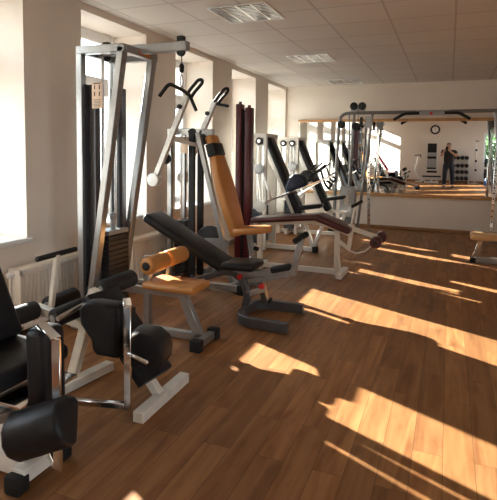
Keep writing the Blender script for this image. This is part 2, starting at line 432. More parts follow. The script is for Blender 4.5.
for i, (a, b) in enumerate(WR_FILL):  # frames and panes of the added fill windows, out of view
    r = bpy.data.objects.new('window_%d' % (i + 9), None); COL.objects.link(r); r.location = (XR + .2, (a + b) / 2, ZS); ORG[r.name] = V(r.location); r['kind'] = 'structure'
    f = MB(); t = .065; fx0, fx1 = XR + .16, XR + .23
    f.bb((fx0, a, ZS), (fx1, a + t, ZT), .006, 1).bb((fx0, b - t, ZS), (fx1, b, ZT), .006, 1).bb((fx0, a + t, ZS), (fx1, b - t, ZS + t), .006, 1).bb((fx0, a + t, ZT - t), (fx1, b - t, ZT), .006, 1).bb((fx0, (a + b) / 2 - .04, ZS + t), (fx1, (a + b) / 2 + .04, ZT - t), .006, 1)
    struct('window_frame', f, PVC, r)
    struct('pane', MB().bb((XR + .192, a + t, ZS + t), (XR + .198, b - t, ZT - t)), GLASS, r, flat=True)
# outside ground and a shrub seen through the window behind
struct('ground', MB().bb((-60, -60, -1.3), (60, 60, -1.2)), mat('paving', (0.16, 0.155, 0.15), 0.8, scale=2), flat=True)
sh = thing('garden_shrub', 'green leafy shrub outside the window at the end behind the photographer', 'shrub', (2.0, -5.6, -1.2))
part('trunk', MB().tube([(2.0, -5.6, -1.2), (2.03, -5.62, -0.4), (1.98, -5.58, 0.8)], .05), mat('bark', (0.12, 0.08, 0.05), .8), sh)
lf = MB()
for k in range(2200):
    th = random.random() * 2 * PI; ph = math.acos(2 * random.random() - 1); rr = 1.15 * random.random() ** 0.4
    c = V((2.0 + rr * math.sin(ph) * math.cos(th), -5.6 + .8 * rr * math.sin(ph) * math.sin(th), 1.2 + 1.25 * rr * math.cos(ph)))
    R = Euler((random.random() * 6, random.random() * 6, random.random() * 6)).to_matrix(); q = .07 + .05 * random.random()
    lf.quad([c + R @ V(p) for p in ((-q, 0, 0), (0, -q * .5, .008), (q, 0, 0), (0, q * .5, .008))])
part('foliage', lf, mat('leaf', (0.055, 0.12, 0.03), .55, var=.3, scale=3), sh, flat=True)

# mirror on the far wall, leaning very slightly
n_m = V((0.00626368, -0.9999193, -0.01105301)).normalized()
MP = V((-1.0, D - .03, 1.4))
def on_mirror(x, z, off=0.0):
    y = MP.y - (n_m.x * (x - MP.x) + n_m.z * (z - MP.z)) / n_m.y
    return V((x, y, z)) + n_m * off
wm = thing('wall_mirror', 'wide wall mirror edged by wood strips on the far wall', 'mirror', (0.1, D - .02, 0.66))
MX0, MX1 = -2.83, 3.1
b = MB(); c8 = [on_mirror(MX0, .69), on_mirror(MX1, .69), on_mirror(MX1, 2.05), on_mirror(MX0, 2.05)]
bk = [p - n_m * .006 for p in c8]
for q in ([0, 1, 2, 3],): b.quad([c8[i] for i in q])
b.quad([bk[i] for i in (3, 2, 1, 0)])
for i in range(4): b.quad([c8[i], bk[i], bk[(i + 1) % 4], c8[(i + 1) % 4]])
bmesh.ops.remove_doubles(b.bm, verts=list(b.bm.verts), dist=1e-5); bmesh.ops.recalc_face_normals(b.bm, faces=list(b.bm.faces))
part('mirror_glass', b, MIRRORM, wm, flat=True)
part('wood_strip', MB().bb((MX0 - .02, D - .06, 2.045), (MX1, D - .002, 2.10), .004), WOODTRIM, wm, 'light wood strip along the mirror top')
part('wood_strip', MB().bb((MX0 - .02, D - .05, .635), (MX1, D - .002, .695), .004), WOODTRIM, wm, 'light wood ledge along the mirror bottom')

# ceiling lights: 0.6 x 0.6 louvre fixtures
def ceiling_light(cx, cy, label):
    L = thing('ceiling_light', label, 'ceiling light', (cx, cy, ZC), 'recessed louvre ceiling lights')
    z0 = ZC - 0.012; h = .292
    fr = MB()
    for (p, q) in (((-h, -h), (h, -h + .022)), ((-h, h - .022), (h, h)), ((-h, -h + .022), (-h + .022, h - .022)), ((h - .022, -h + .022), (h, h - .022))):
        fr.bb((cx + p[0], cy + p[1], z0), (cx + q[0], cy + q[1], ZC - .001), .002, 1)
    part('frame', fr, PVC, L)
    part('reflector', MB().bb((cx - h + .02, cy - h + .02, ZC - .003), (cx + h - .02, cy + h - .02, ZC - .001)), mat('dark_reflector', (0.10, .095, .09), .35, .6), L)
    lv = MB()
    for k in range(3):
        x = cx - h + (k + 1) * h / 2; lv.bb((x - .012, cy - h + .022, z0 - .002), (x + .012, cy + h - .022, ZC - .004), .003, 1)
    for k in range(11):
        y = cy - h + .022 + (k + 1) * (2 * h - .044) / 12; lv.bb((cx - h + .022, y - .008, z0 + .001), (cx + h - .022, y + .008, ZC - .004))
    part('louvre', lv, mat('louvre_aluminium', (0.80, .80, .80), .22, .9), L)
ceiling_light(-1.844, 4.48, 'square louvre ceiling light nearest the camera above the lat pulldown')
ceiling_light(-1.844, 6.88, 'middle louvre ceiling light, second from the mirror wall')
ceiling_light(-1.844, 9.28, 'small looking louvre ceiling light closest to the mirror wall')

# ------------------------------------------------------------------ radiators
def radiator(y0, y1, label, valve_near):
    R = thing('radiator', label, 'radiator', (XL + .06, (y0 + y1) / 2, .08), 'panel radiators under the windows')
    xa, xb, z0, z1 = XL + .030, XL + .155, .06, .525
    b = MB().bb((xa, y0, z0), (xb - .020, y1, z1), .006).bb((xb - .022, y0, z1 - .045), (xb - .002, y1, z1), .006).bb((xb - .022, y0, z0), (xb - .002, y1, z0 + .035), .006).bb((xb - .022, y0, z0), (xb - .002, y0 + .03, z1), .006)
    n = int((y1 - y0) / .040)
    for k in range(n):
        y = y0 + .03 + k * (y1 - y0 - .06) / (n - 1); b.bb((xb - .022, y - .013, z0 + .03), (xb - .004, y + .013, z1 - .04), .004, 1)
    part('panel', b, RADM, R)
    g = MB()
    for k in range(int((y1 - y0) / .03)): g.bb((xa + .008, y0 + .012 + k * .03, z1), (xb - .02, y0 + .024 + k * .03, z1 + .004))
    g.bb((xa, y0, z1 + .003), (xa + .01, y1, z1 + .008)); g.bb((xb - .022, y0, z1 + .003), (xb - .012, y1, z1 + .008))
    part('top_grille', g, RADM, R)
    yv = y0 - .0 if valve_near else y1
    s = -1 if valve_near else 1
    part('valve', MB().cyl((xa + .05, yv, .49), (xa + .05, yv + s * .03, .49), .018).cyl((xa + .05, yv + s * .028, .49), (xa + .05, yv + s * .05, .49), .024, bev=.006), PVC, R, 'round white valve')
    part('pipe', MB().tube([(xa + .04, yv + s * .02, .48), (xa + .04, yv + s * .02, .0)], .009), RADM, R)
radiator(2.78, 3.60, 'white panel radiator behind the sit up bench', True)
radiator(4.22, 5.08, 'white panel radiator behind the tan seat of the pulldown', True)

# ------------------------------------------------------------------ thigh machine, nearest, bottom corner
T = thing('thigh_machine', 'white framed thigh machine with black seat and chrome leg arms, nearest the camera', 'gym machine', (-1.9, 1.68, 0))
part('base_beam', MB().beam((-2.75, 1.60, .075), (-1.64, 1.60, .075), .13, .09).beam((-2.62, 1.40, .06), (-2.62, 1.95, .06), .08, .06), WHITE, T)
part('foot_bar', MB().beam((-1.635, 1.50, .065), (-1.635, 1.75, .065), .075, .065).prism([(-.05, 0), (.25, 0), (.12, .10), (-.05, .10)], (-1.86, 1.66, .10), (1, 0, 0), (0, 0, 1), .07, .004, 1), WHITE, T)
for y in (1.495, 1.75):
    part('rubber_foot', MB().box((-1.635, y, .040), (.082, .07, .080), .012), RUBBER, T)
for y in (1.40, 1.95):
    part('rubber_foot', MB().box((-2.62, y, .03), (.09, .05, .06), .01), RUBBER, T)
part('seat', MB().box((-1.90, 1.66, .455), (.42, .46, .085), .035, None, 3), BLACKVINYL, T)
part('seat_post', MB().beam((-1.95, 1.66, .10), (-1.95, 1.66, .42), .08, .08, (1, 0, 0)).box((-1.95, 1.66, .405), (.30, .20, .02)), WHITE, T)
part('backrest', MB().slab((-2.00, 1.66, .50), (-2.28, 1.66, 1.10), .42, .09), BLACKVINYL, T)
part('back_frame', MB().beam((-2.28, 1.66, .10), (-2.28, 1.66, 1.0), .06, .06, (1, 0, 0)).beam((-2.28, 1.66, .75), (-2.15, 1.66, .75), .05, .05), WHITE, T)
part('pivot_plate', MB().box((-1.70, 1.66, .37), (.20, .34, .018), .004).cyl((-1.74, 1.62, .10), (-1.74, 1.62, .37), .035), CHROME, T, 'chrome pivot plate')
part('pivot_dial', MB().cyl((-1.73, 1.50, .30), (-1.73, 1.50, .335), .06, bev=.008).cyl((-1.73, 1.50, .335), (-1.73, 1.50, .342), .035), GREYPANEL, T, 'grey round dial')
# nearer leg arm
A = part('leg_arm', MB().beam((-1.435, 1.52, .135), (-1.435, 1.52, .685), .042, .012, (0, 1, 0), .002).beam((-1.435, 1.52, .685), (-1.56, 1.57, .712), .042, .012, (0, 0, 1), .002)
         .beam((-1.45, 1.535, .15), (-1.70, 1.66, .22), .04, .04), CHROME, T, 'chrome flat leg arm')
part('knee_pad', MB().slab((-1.575, 1.61, .28), (-1.590, 1.62, .685), .14, .115, (0, 1, 0), .035), BLACKVINYL, A, 'tall black knee pad')
Dp = [(-.085, -.065), (.085, -.065), (.095, -.03), (.085, .03), (.05, .062), (0, .075), (-.05, .062), (-.085, .03), (-.095, -.03)]
dx_ = V((.34, .06, .145)).normalized(); dn_ = V((-.20, -.75, .45)); dn_ = (dn_ - dx_ * dn_.dot(dx_)).normalized()
part('ankle_pad', MB().prism(Dp, (-1.42, 1.415, .375), dn_.cross(dx_), dn_, .265, .022), BLACKVINYL, A, 'black half round ankle pad')
# farther leg arm
A = part('leg_arm', MB().beam((-1.415, 1.97, .17), (-1.415, 1.97, .69), .040, .012, (0, 1, 0), .002).beam((-1.415, 1.97, .69), (-1.47, 2.04, .70), .040, .012, (0, 0, 1), .002)
         .beam((-1.435, 1.98, .185), (-1.76, 1.96, .150), .030, .030).beam((-1.76, 1.96, .150), (-1.78, 1.70, .25), .03, .03).beam((-1.41, 1.965, .46), (-1.29, 1.955, .435), .016, .016).beam((-1.415, 1.97, .52), (-1.42, 2.06, .52), .03, .03), CHROME, T, 'chrome flat leg arm')
part('knee_pad', MB().prism([(-.125, .10), (-.105, .135), (-.04, .145), (.10, .14), (.12, .12), (.12, -.13), (.10, -.145), (-.02, -.14), (-.05, -.12), (-.055, -.06), (-.12, .02)],
     (-1.67, 2.12, .50), (1, .12, 0), (0, 0, 1), .11, .025), BLACKVINYL, A, 'black notched knee pad')
part('ankle_pad', MB().prism([(-.10, -.035), (.035, -.10), (.075, -.10), (.10, -.06), (.105, -.01), (.09, .05), (.04, .085), (-.05, .095), (-.09, .075)],
     (-1.40, 2.13, .435), (1, .2, 0), (0, 0, 1), .16, .012), BLACKVINYL, A, 'black half round ankle pad')

# ------------------------------------------------------------------ sit-up bench with rollers
S = thing('sit_up_bench', 'worn white sit up bench with black foam rollers and a T handle, by the radiator', 'gym bench', (-1.8, 2.4, 0))
part('foot_bar', MB().beam((-2.08, 2.20, .03), (-2.02, 2.62, .03), .07, .055), WHITEWORN, S)
part('foot_bar', MB().beam((-1.475, 2.14, .032), (-1.485, 2.66, .032), .065, .06), WHITEWORN, S)
part('upright', MB().beam((-2.13, 2.40, .05), (-1.955, 2.40, .60), .055, .06, (1, 0, 0)), WHITEWORN, S)
part('arm', MB().beam((-2.42, 2.40, .425), (-2.05, 2.40, .375), .055, .055), WHITEWORN, S)
part('handle_post', MB().beam((-2.30, 2.40, .45), (-2.25, 2.40, .79), .032, .032, (1, 0, 0)), WHITEWORN, S)
hp = MB().cyl((-2.265, 2.25, .785), (-2.24, 2.56, .795), .017, 12, .004)
part('handle', hp, RUBBER, S, 'black T handle')
part('knee_rod', MB().cyl((-2.39, 2.10, .43), (-2.38, 2.72, .43), .014).cyl((-1.99, 2.12, .50), (-1.93, 2.74, .595), .014), STEELROD, S)
def roller(a, b, r, m, parent, lab=None):
    a, b = V(a), V(b); t = (b - a).normalized()
    o = part('roller', MB().cyl(a, b, r, 22, r * .28), m, parent, lab)
    part('end_cap', MB().cyl(a - t * .004, a + t * .004, r * .42).cyl(b - t * .004, b + t * .004, r * .42), GREYPANEL if m is FOAM else RUBBER, o)
roller((-2.40, 2.10, .43), (-2.39, 2.36, .43), .058, FOAM, S); roller((-2.385, 2.45, .43), (-2.38, 2.71, .43), .058, FOAM, S)
roller((-2.10, 2.20, .46), (-2.05, 2.42, .485), .055, FOAM, S); roller((-1.98, 2.48, .575), (-1.92, 2.74, .60), .055, FOAM, S)
part('bench_pad', MB().slab((-1.92, 2.40, .585), (-1.50, 2.36, .155), .28, .06, (0, 1, 0), .012, 2), BLACKVINYL, S)
part('pad_rail', MB().beam((-2.0, 2.40, .57), (-1.56, 2.38, .15), .05, .05).beam((-1.49, 2.38, .04), (-1.60, 2.38, .17), .05, .05, (1, 0, 0)), WHITEWORN, S)

# ------------------------------------------------------------------ lat pulldown tower
L = thing('lat_pulldown', 'tall silver lat pulldown tower with tan seat and overhead boom', 'gym machine', (-2.4, 3.33, 0))
YN, YF = 3.13, 3.53
for y in (YN, YF):
    part('rear_post', MB().beam((-2.67, y, .02), (-2.67, y, 2.235), .055, .055, (1, 0, 0)), SILVER, L)
    part('front_post', MB().beam((-2.62, y, .05), (-2.28, y, 2.21), .065, .055, (1, 0, 0)), SILVER, L)
    part('top_bar', MB().beam((-2.69, y, 2.205), (-2.25, y, 2.20), .065, .06), SILVER, L)
    part('floor_bar', MB().beam((-2.78, y, .035), (-2.52, y, .035), .06, .055), SILVER, L)
    part('rubber_foot', MB().box((-2.50, y, .045), (.05, .08, .09), .01), RUBBER, L)
    part('guard', MB().prism([(-.055, -.06), (.055, -.06), (.055, .0), (.045, .0), (.045, -.05), (-.045, -.05), (-.045, .0), (-.055, .0)] if y == YF else
         [(-.055, .03), (.055, .03), (.055, -.03), (.045, -.03), (.045, .02), (-.045, .02), (-.045, -.03), (-.055, -.03)], (-2.575 - (0 if y == YF else .018), y - (.03 if y == YF else -.03), 1.15), (1, 0, 0), (0, 1, 0), 1.6, 0), MESH, L, 'dark perforated stack guard')
part('cross_bar', MB().beam((-2.275, YN, 2.20), (-2.275, YF, 2.20), .06, .06).beam((-2.67, YN, 2.205), (-2.67, YF, 2.205), .05, .055), SILVER, L)
part('cross_bar', MB().beam((-2.62, YN, .10), (-2.62, YF, .10), .06, .06).beam((-2.67, YN, .30), (-2.67, YF, .30), .05, .05), SILVER, L)
part('badge', MB().box((-2.243, 3.36, 2.20), (.006, .14, .04), .004), ORANGE, L, 'orange maker badge')
bo = part('boom', MB().beam((-2.74, 3.33, 2.225), (-1.85, 3.33, 2.225), .06, .072), SILVER, L)
part('end_cap', MB().box((-1.847, 3.33, 2.225), (.014, .058, .070), .004), GREYFRAME, bo)
for x in (-2.58, -1.90):
    part('pulley_bracket', MB().box((x, 3.33, 2.28), (.055, .045, .045), .005).cyl((x, 3.30, 2.28), (x, 3.36, 2.28), .012), IRON, bo)
    part('pulley', MB().lathe((x, 3.318, 2.185), (x, 3.342, 2.185), [(0, .032), (.25, .032), (.5, .024), (.75, .032), (1, .032)], 24), RUBBER, bo)
part('cable', MB().tube([(-2.53, 3.33, .95), (-2.53, 3.33, 2.2)], .004, 8).tube([(-1.895, 3.33, 2.17), (-1.895, 3.33, 2.10)], .004, 8), CABLE, L)
part('cable_stop', MB().lathe((-1.895, 3.33, 2.03), (-1.895, 3.33, 2.10), [(0, .010), (.2, .019), (.7, .020), (1, .010)], 16), RUBBER, L)
part('guide_rod', MB().cyl((-2.56, 3.25, .08), (-2.56, 3.25, 2.19), .012), STEELROD, L)
part('guide_rod', MB().cyl((-2.56, 3.41, .08), (-2.56, 3.41, 2.19), .012), STEELROD, L)
plates(L, -2.61, -2.47, 3.20, 3.46, .12, 16, .040)
part('top_plate', MB().bb((-2.61, 3.20, .765), (-2.47, 3.46, .80), .004, 1).cyl((-2.53, 3.33, .80), (-2.53, 3.33, .90), .018).cyl((-2.53, 3.33, .88), (-2.53, 3.33, .93), .028, bev=.008), GREYPANEL, L)
pl = part('instruction_placard', MB().box((-2.512, 3.125, 1.86), (.10, .006, .20), .003), CARD, L, 'pale instruction card with small pictograms')
mk = MB()
for i in range(2):
    for j in range(2):
        x, z = -2.535 + .045 * i, 1.915 - .05 * j
        mk.box((x, 3.1215, z), (.010, .001, .022)).ball((x, 3.1215, z + .016), .006, (1, .1, 1), 8)
for k in range(6): mk.box((-2.512, 3.1215, 1.825 - .011 * k), (.070 - .008 * (k % 3), .001, .0035))
mk.box((-2.512, 3.1215, 1.948), (.075, .001, .008))
part('print', mk, INK, pl)
part('seat_beam', MB().beam((-2.64, 3.33, .33), (-2.17, 3.33, .325), .05, .06).beam((-2.64, 3.33, .40), (-2.20, 3.33, .395), .03, .03), SILVER, L)
part('seat_post', MB().beam((-2.17, 3.29, .02), (-2.17, 3.29, .62), .055, .055, (1, 0, 0)), SILVER, L)
part('seat_leg', MB().beam((-1.86, 3.29, .36), (-1.71, 3.29, .04), .055, .07, (1, 0, 0)), SILVER, L)
part('seat_rail', MB().beam((-2.20, 3.29, .345), (-1.80, 3.29, .345), .05, .05).beam((-2.60, 3.29, .035), (-1.64, 3.29, .035), .055, .055), SILVER, L)
part('floor_bar', MB().beam((-1.64, 3.12, .04), (-1.64, 3.38, .04), .055, .055), SILVER, L)
for y in (3.11, 3.39):
    part('rubber_foot', MB().box((-1.64, y, .042), (.085, .07, .084), .008), RUBBER, L)
part('seat', MB().box((-1.945, 3.345, .40), (.46, .30, .06), .028, None, 3), TAN, L, 'tan vinyl seat')
part('roller_post', MB().beam((-2.12, 3.50, .36), (-2.10, 3.50, .56), .03, .03, (1, 0, 0)).cyl((-2.125, 3.20, .555), (-2.105, 3.74, .56), .014), SILVER, L)
for (a, b) in (((-2.125, 3.20, .555), (-2.115, 3.455, .558)), ((-2.112, 3.49, .558), (-2.105, 3.735, .56))):
    o = part('thigh_roller', MB().cyl(a, b, .07, 26, .022), TAN, L, 'tan thigh roller')
    part('end_cap', MB().cyl(V(a) - V((0, .012, 0)), a, .034, 16, .006), RUBBER, o, 'black round end cap')

B = thing('pulldown_bar', 'black bent pulldown bar hanging on a hook from the boom end', 'bar', (-1.90, 3.34, 1.92))
part('grip_bar', MB().tube(fillet([(-1.99, 3.17, 1.84), (-1.92, 3.19, 1.935), (-1.895, 3.34, 1.905), (-1.92, 3.50, 1.885), (-1.865, 3.51, 1.76)], .04), .014), RUBBER, B)
hk = MB().tube([V((-1.895, 3.33 + .020 * math.sin(t), 1.972 + .045 * math.cos(t))) for t in [2 * PI * k / 20 for k in range(20)]], .005, 8, True)
part('hook', hk, STEELROD, B, 'steel snap hook')
part('eye', MB().box((-1.895, 3.335, 1.915), (.012, .03, .04), .004), STEELROD, B)

# ------------------------------------------------------------------ tan lever machine
M = thing('lever_press', 'tan padded lever machine with silver arms and looped black handles', 'gym machine', (-2.4, 4.8, 0))
part('tower_post', MB().beam((-2.80, 4.68, .02), (-2.80, 4.68, 1.68), .05, .05, (1, 0, 0)), SILVER, M)
part('tower_post', MB().beam((-2.80, 4.98, .02), (-2.80, 4.98, 1.68), .05, .05, (1, 0, 0)), SILVER, M)
part('top_arm', MB().beam((-2.86, 4.80, 1.66), (-2.34, 4.80, 1.64), .055, .075).beam((-2.80, 4.66, 1.655), (-2.80, 5.0, 1.655), .05, .05), SILVER, M)
part('bolt', MB().cyl((-2.62, 4.765, 1.655), (-2.62, 4.775, 1.655), .014), IRON, M); part('bolt', MB().cyl((-2.48, 4.765, 1.655), (-2.48, 4.775, 1.655), .014), IRON, M)
part('guard', MB().bb((-2.60, 4.72, .05), (-2.53, 4.76, 1.63), .006, 1), RUBBER, M, 'dark upright stack guard')
part('guard', MB().bb((-2.60, 4.92, .05), (-2.53, 4.96, 1.63), .006, 1), RUBBER, M, 'dark upright stack guard')
part('guide_rod', MB().cyl((-2.70, 4.74, .05), (-2.70, 4.74, 1.63), .012), STEELROD, M); part('guide_rod', MB().cyl((-2.70, 4.92, .05), (-2.70, 4.92, 1.63), .012), STEELROD, M)
plates(M, -2.77, -2.63, 4.71, 4.95, .10, 14, .042)
part('placard', MB().box((-2.635, 4.70, 1.50), (.09, .006, .16), .003), CARD, M, 'pale instruction card')
part('cable', MB().tube([(-2.70, 4.83, .69), (-2.70, 4.83, 1.62)], .005, 8).tube([(-2.40, 4.77, 1.60), (-2.30, 4.73, 1.0), (-2.22, 4.70, .55)], .005, 8), CABLE, M)
part('pulley', MB().lathe((-2.46, 4.77, 1.57), (-2.46, 4.80, 1.57), [(0, .06), (.3, .06), (.5, .048), (.7, .06), (1, .06)], 24), RUBBER, M)
part('pulley', MB().lathe((-2.58, 4.77, 1.64), (-2.58, 4.80, 1.64), [(0, .05), (.3, .05), (.5, .038), (.7, .05), (1, .05)], 24), RUBBER, M)
part('back_upright', MB().beam((-2.47, 4.69, 1.64), (-2.05, 4.69, .06), .05, .05, (1, 0, 0)), SILVER, M)
part('base_rail', MB().beam((-2.84, 4.56, .06), (-1.92, 4.56, .06), .06, .06).beam((-2.84, 5.12, .06), (-1.92, 5.12, .06), .06, .06).beam((-2.02, 4.56, .06), (-2.02, 5.12, .06), .06, .06).beam((-2.80, 4.56, .06), (-2.80, 5.12, .06), .06, .06), SILVER, M)
for y in (4.56, 5.12):
    part('rubber_foot', MB().box((-1.90, y, .05), (.07, .085, .10), .01), RUBBER, M)
    part('rubber_foot', MB().box((-2.86, y, .05), (.05, .085, .10), .01), RUBBER, M)
ex, ey = V((0, 1, 0)), V((-.335, 0, 1.085)).normalized()
ol = [(-.10, -.54), (.12, -.54), (.15, -.50), (.175, -.25), (.18, .02), (.165, .18), (.12, .34), (.095, .565), (-.08, .565), (-.095, .34), (-.14, .18), (-.155, .02), (-.14, -.3)]
bp_ = part('back_pad', MB().prism(ol, (-2.205, 4.80, 1.07), ex, ey, .09, .022), TAN, M, 'tan vinyl back pad')
part('headrest_band', MB().prism([(-.112, .335), (.128, .335), (.122, .475), (-.105, .475)], (-2.202, 4.80, 1.07), ex, ey, .105, .012), BLACKVINYL, bp_, 'black band round the pad top')
part('seat', MB().prism([(-.17, -.13), (-.12, -.15), (.12, -.13), (.20, -.09), (.225, 0), (.20, .09), (.12, .13), (-.12, .15), (-.17, .13)], (-1.89, 4.80, .630), (.98, 0, .10), (0, 1, 0), .065, .024), TAN, M, 'tan vinyl seat')
part('seat_support', MB().beam((-1.92, 4.80, .60), (-1.86, 4.80, .30), .05, .05, (1, 0, 0)).beam((-1.86, 4.80, .30), (-2.08, 4.80, .26), .05, .05).box((-1.92, 4.80, .595), (.16, .12, .015)).beam((-1.87, 4.80, .32), (-1.80, 4.80, .10), .045, .045, (1, 0, 0)).beam((-1.80, 4.80, .07), (-2.05, 4.80, .06), .05, .05), SILVER, M)
part('adjust_knob', MB().cyl((-1.86, 4.80, .44), (-1.81, 4.80, .43), .022, 16, .006), RUBBER, M)
for y, zz in ((4.45, 0), (5.15, 0)):
    d = V((-2.455, y, 2.03)) - V((-2.885, y, 1.13))
    if y < 4.8: p0, p1 = V((-2.85, y, 1.14)), V((-2.455, y, 2.02))
    else: p0, p1 = V((-2.90, y, 1.13)), V((-2.49, y, 2.02))
    a = part('lever', MB().beam(p0, p1, .05, .055, (1, 0, 0)), LEVERM, M, 'pale grey swinging lever')
    part('counterweight', MB().cyl(p0 + V((0, -.045, 0)), p0 + V((0, .045, 0)), .068, 28, .008), LEVERM, a, 'round white lever end')
    u = (p1 - p0).normalized()
    q = p1 - u * .02
    lp = [q + V((0, -.02, 0)), q + V((.045, -.02, .06)), q + V((.13, -.02, .145)), q + V((.165, 0, .15)), q + V((.15, .03, .12)), q + V((.06, .03, .03)), q + V((.02, .02, -.03))]
    part('loop_handle', MB().tube(fillet(lp, .03), .017, 10), RUBBER, a, 'black looped handle')
    if y > 4.8: part('side_handle', MB().cyl(q + V((.02, 0, -.02)), q + V((.18, -.02, -.05)), .016, 12, .004), RUBBER, a, 'black side handle')
    part('stop_bolt', MB().cyl(p0 + u * .82 + V((-.02, -.05, 0)), p0 + u * .82 + V((-.02, .05, 0)), .024, 14, .004), RUBBER, a)
part('pivot_bar', MB().beam((-2.66, 4.45, 1.57), (-2.66, 5.15, 1.57), .045, .045).beam((-2.68, 4.50, 1.57), (-2.50, 4.78, 1.50), .04, .04), WHITE, M)
part('lever_pulley', MB().lathe((-2.76, 4.50, 1.36), (-2.76, 4.54, 1.36), [(0, .055), (.3, .055), (.5, .045), (.7, .055), (1, .055)], 22).cyl((-2.76, 4.49, 1.36), (-2.76, 4.55, 1.36), .02), IRON, M)
part('weight_disc', MB().lathe((-2.33, 4.70, .47), (-2.33, 4.745, .47), [(0, .12), (.1, .175), (.5, .185), (.9, .175), (1, .12)], 36), IRON, M, 'round black iron disc')
part('gusset', MB().prism([(-.14, -.06), (.16, -.06), (.18, .06), (.10, .08), (-.10, .07), (-.15, .03)], (-2.27, 4.68, .455), (1, 0, 0), (0, 0, 1), .012, .003, 1), SILVER, M)
part('gusset_knob', MB().cyl((-2.35, 4.65, .445), (-2.35, 4.674, .445), .032, 18, .006), RUBBER, M)

# ------------------------------------------------------------------ adjustable bench
U = thing('adjustable_bench', 'black adjustable bench with curved charcoal base, in front of the tan lever machine', 'gym bench', (-1.5, 4.0, 0))
part('base_frame', MB().rtube(fillet([(-1.14, 3.70, .05), (-1.60, 3.71, .05), (-1.62, 4.23, .05), (-1.16, 4.23, .05)], .20, 8), .055, .085), DARKFRAME, U)
part('curved_support', MB().rtube(fillet([(-2.02, 4.0, .30), (-1.80, 4.0, .385), (-1.66, 4.0, .34), (-1.60, 4.0, .19), (-1.63, 4.0, .05)], .14, 6), .055, .06, (0, 1, 0)), DARKFRAME, U)
part('backrest', MB().slab((-2.60, 4.0, .835), (-1.80, 4.0, .425), .30, .085, (0, 1, 0), .034), BLACKVINYL, U)
part('backrest_rail', MB().beam((-2.40, 4.0, .70), (-1.75, 4.0, .385), .05, .04).beam((-2.02, 4.0, .30), (-1.95, 4.0, .47), .04, .03, (1, 0, 0)), SILVER, U)
part('rear_hook', MB().beam((-2.02, 4.0, .31), (-2.16, 4.0, .26), .04, .025).beam((-2.15, 4.0, .255), (-2.17, 4.0, .30), .04, .02, (1, 0, 0)), DARKFRAME, U)
part('seat', MB().box((-1.655, 4.0, .452), (.31, .30, .07), .032, Euler((0, -.04, 0)).to_matrix(), 3), BLACKVINYL, U)
part('seat_rail', MB().beam((-1.74, 4.0, .355), (-1.17, 4.0, .435), .05, .06).beam((-1.66, 4.0, .39), (-1.66, 4.0, .42), .10, .14), SILVER, U)
part('strut', MB().beam((-1.49, 4.0, .36), (-1.485, 4.14, .10), .055, .055, (1, 0, 0)), SILVER, U)
part('strut_foot', MB().box((-1.485, 4.17, .105), (.075, .10, .03), .006), RUBBER, U)
part('lower_brace', MB().beam((-1.63, 4.0, .18), (-1.46, 4.06, .24), .045, .045), SILVER, U)
part('support_rail', MB().beam((-1.60, 4.0, .31), (-1.24, 4.0, .40), .04, .045), SILVER, U)
part('front_post', MB().beam((-1.195, 4.0, .40), (-1.125, 4.0, .72), .045, .05, (1, 0, 0)), SILVER, U)
part('front_handle', MB().cyl((-1.165, 3.93, .705), (-1.095, 4.07, .755), .026, 16, .008), RUBBER, U, 'black grip on the front post')
part('leg_cushion', MB().beam((-1.39, 4.0, .425), (-1.21, 4.0, .475), .07, .06, bev=.015), RUBBER, U)
for (x, z) in ((-1.655, .355), (-1.45, .295)):
    part('red_knob', MB().cyl((x, 3.96, z), (x, 3.92, z), .024, 16, .006), RED, U, 'red round adjusting knob')
part('bolt', MB().cyl((-1.60, 3.965, .22), (-1.60, 3.972, .22), .012, 8), CHROME, U)

# ------------------------------------------------------------------ leg curl bench
K = thing('leg_curl_bench', 'white leg curl bench with maroon pads and rollers and a maroon stack tower', 'gym bench', (-1.7, 5.7, 0))
part('tower', MB().bb((-2.46, 5.66, 0), (-2.385, 5.78, 2.03), .010).bb((-2.34, 5.66, 0), (-2.26, 5.78, 1.985), .010), MAROONP, K, 'maroon upright stack cover')
part('tower_back', MB().bb((-2.39, 5.74, .0), (-2.335, 5.77, 1.96), .004, 1), MAROONP, K)
part('guide_rod', MB().cyl((-2.378, 5.70, .05), (-2.378, 5.70, 1.98), .010), IRON, K); part('guide_rod', MB().cyl((-2.348, 5.70, .05), (-2.348, 5.70, 1.96), .010), IRON, K)
part('top_cap', MB().cyl((-2.42, 5.71, 2.03), (-2.42, 5.71, 2.06), .02).cyl((-2.30, 5.71, 1.985), (-2.30, 5.71, 2.015), .02), MAROONP, K)
plates(K, -2.384, -2.342, 5.67, 5.735, .08, 12, .04)
part('bench_pad', MB().slab((-2.20, 5.70, .615), (-1.38, 5.70, .700), .34, .065, (0, 1, 0), .028), MAROON, K)
part('bench_pad', MB().slab((-1.41, 5.70, .705), (-1.00, 5.70, .560), .34, .075, (0, 1, 0), .03), MAROON, K)
part('pad_rail', MB().beam((-2.22, 5.70, .56), (-1.40, 5.70, .64), .06, .05).beam((-1.40, 5.70, .64), (-1.00, 5.70, .505), .06, .05), WHITE, K)
part('leg', MB().beam((-2.13, 5.70, .02), (-2.13, 5.70, .60), .06, .06, (1, 0, 0)), WHITE, K)
part('leg', MB().beam((-1.17, 5.70, .02), (-1.17, 5.70, .585), .06, .06, (1, 0, 0)), WHITE, K)
part('floor_rail', MB().beam((-2.50, 5.70, .06), (-1.17, 5.70, .06), .055, .055), WHITE, K)
part('foot_bar', MB().beam((-1.12, 5.56, .035), (-1.12, 5.98, .035), .07, .06).beam((-1.17, 5.70, .30), (-1.10, 5.60, .07), .02, .03), WHITE, K)
part('foot_bar', MB().beam((-2.13, 5.46, .035), (-2.13, 5.94, .035), .06, .06), WHITE, K)
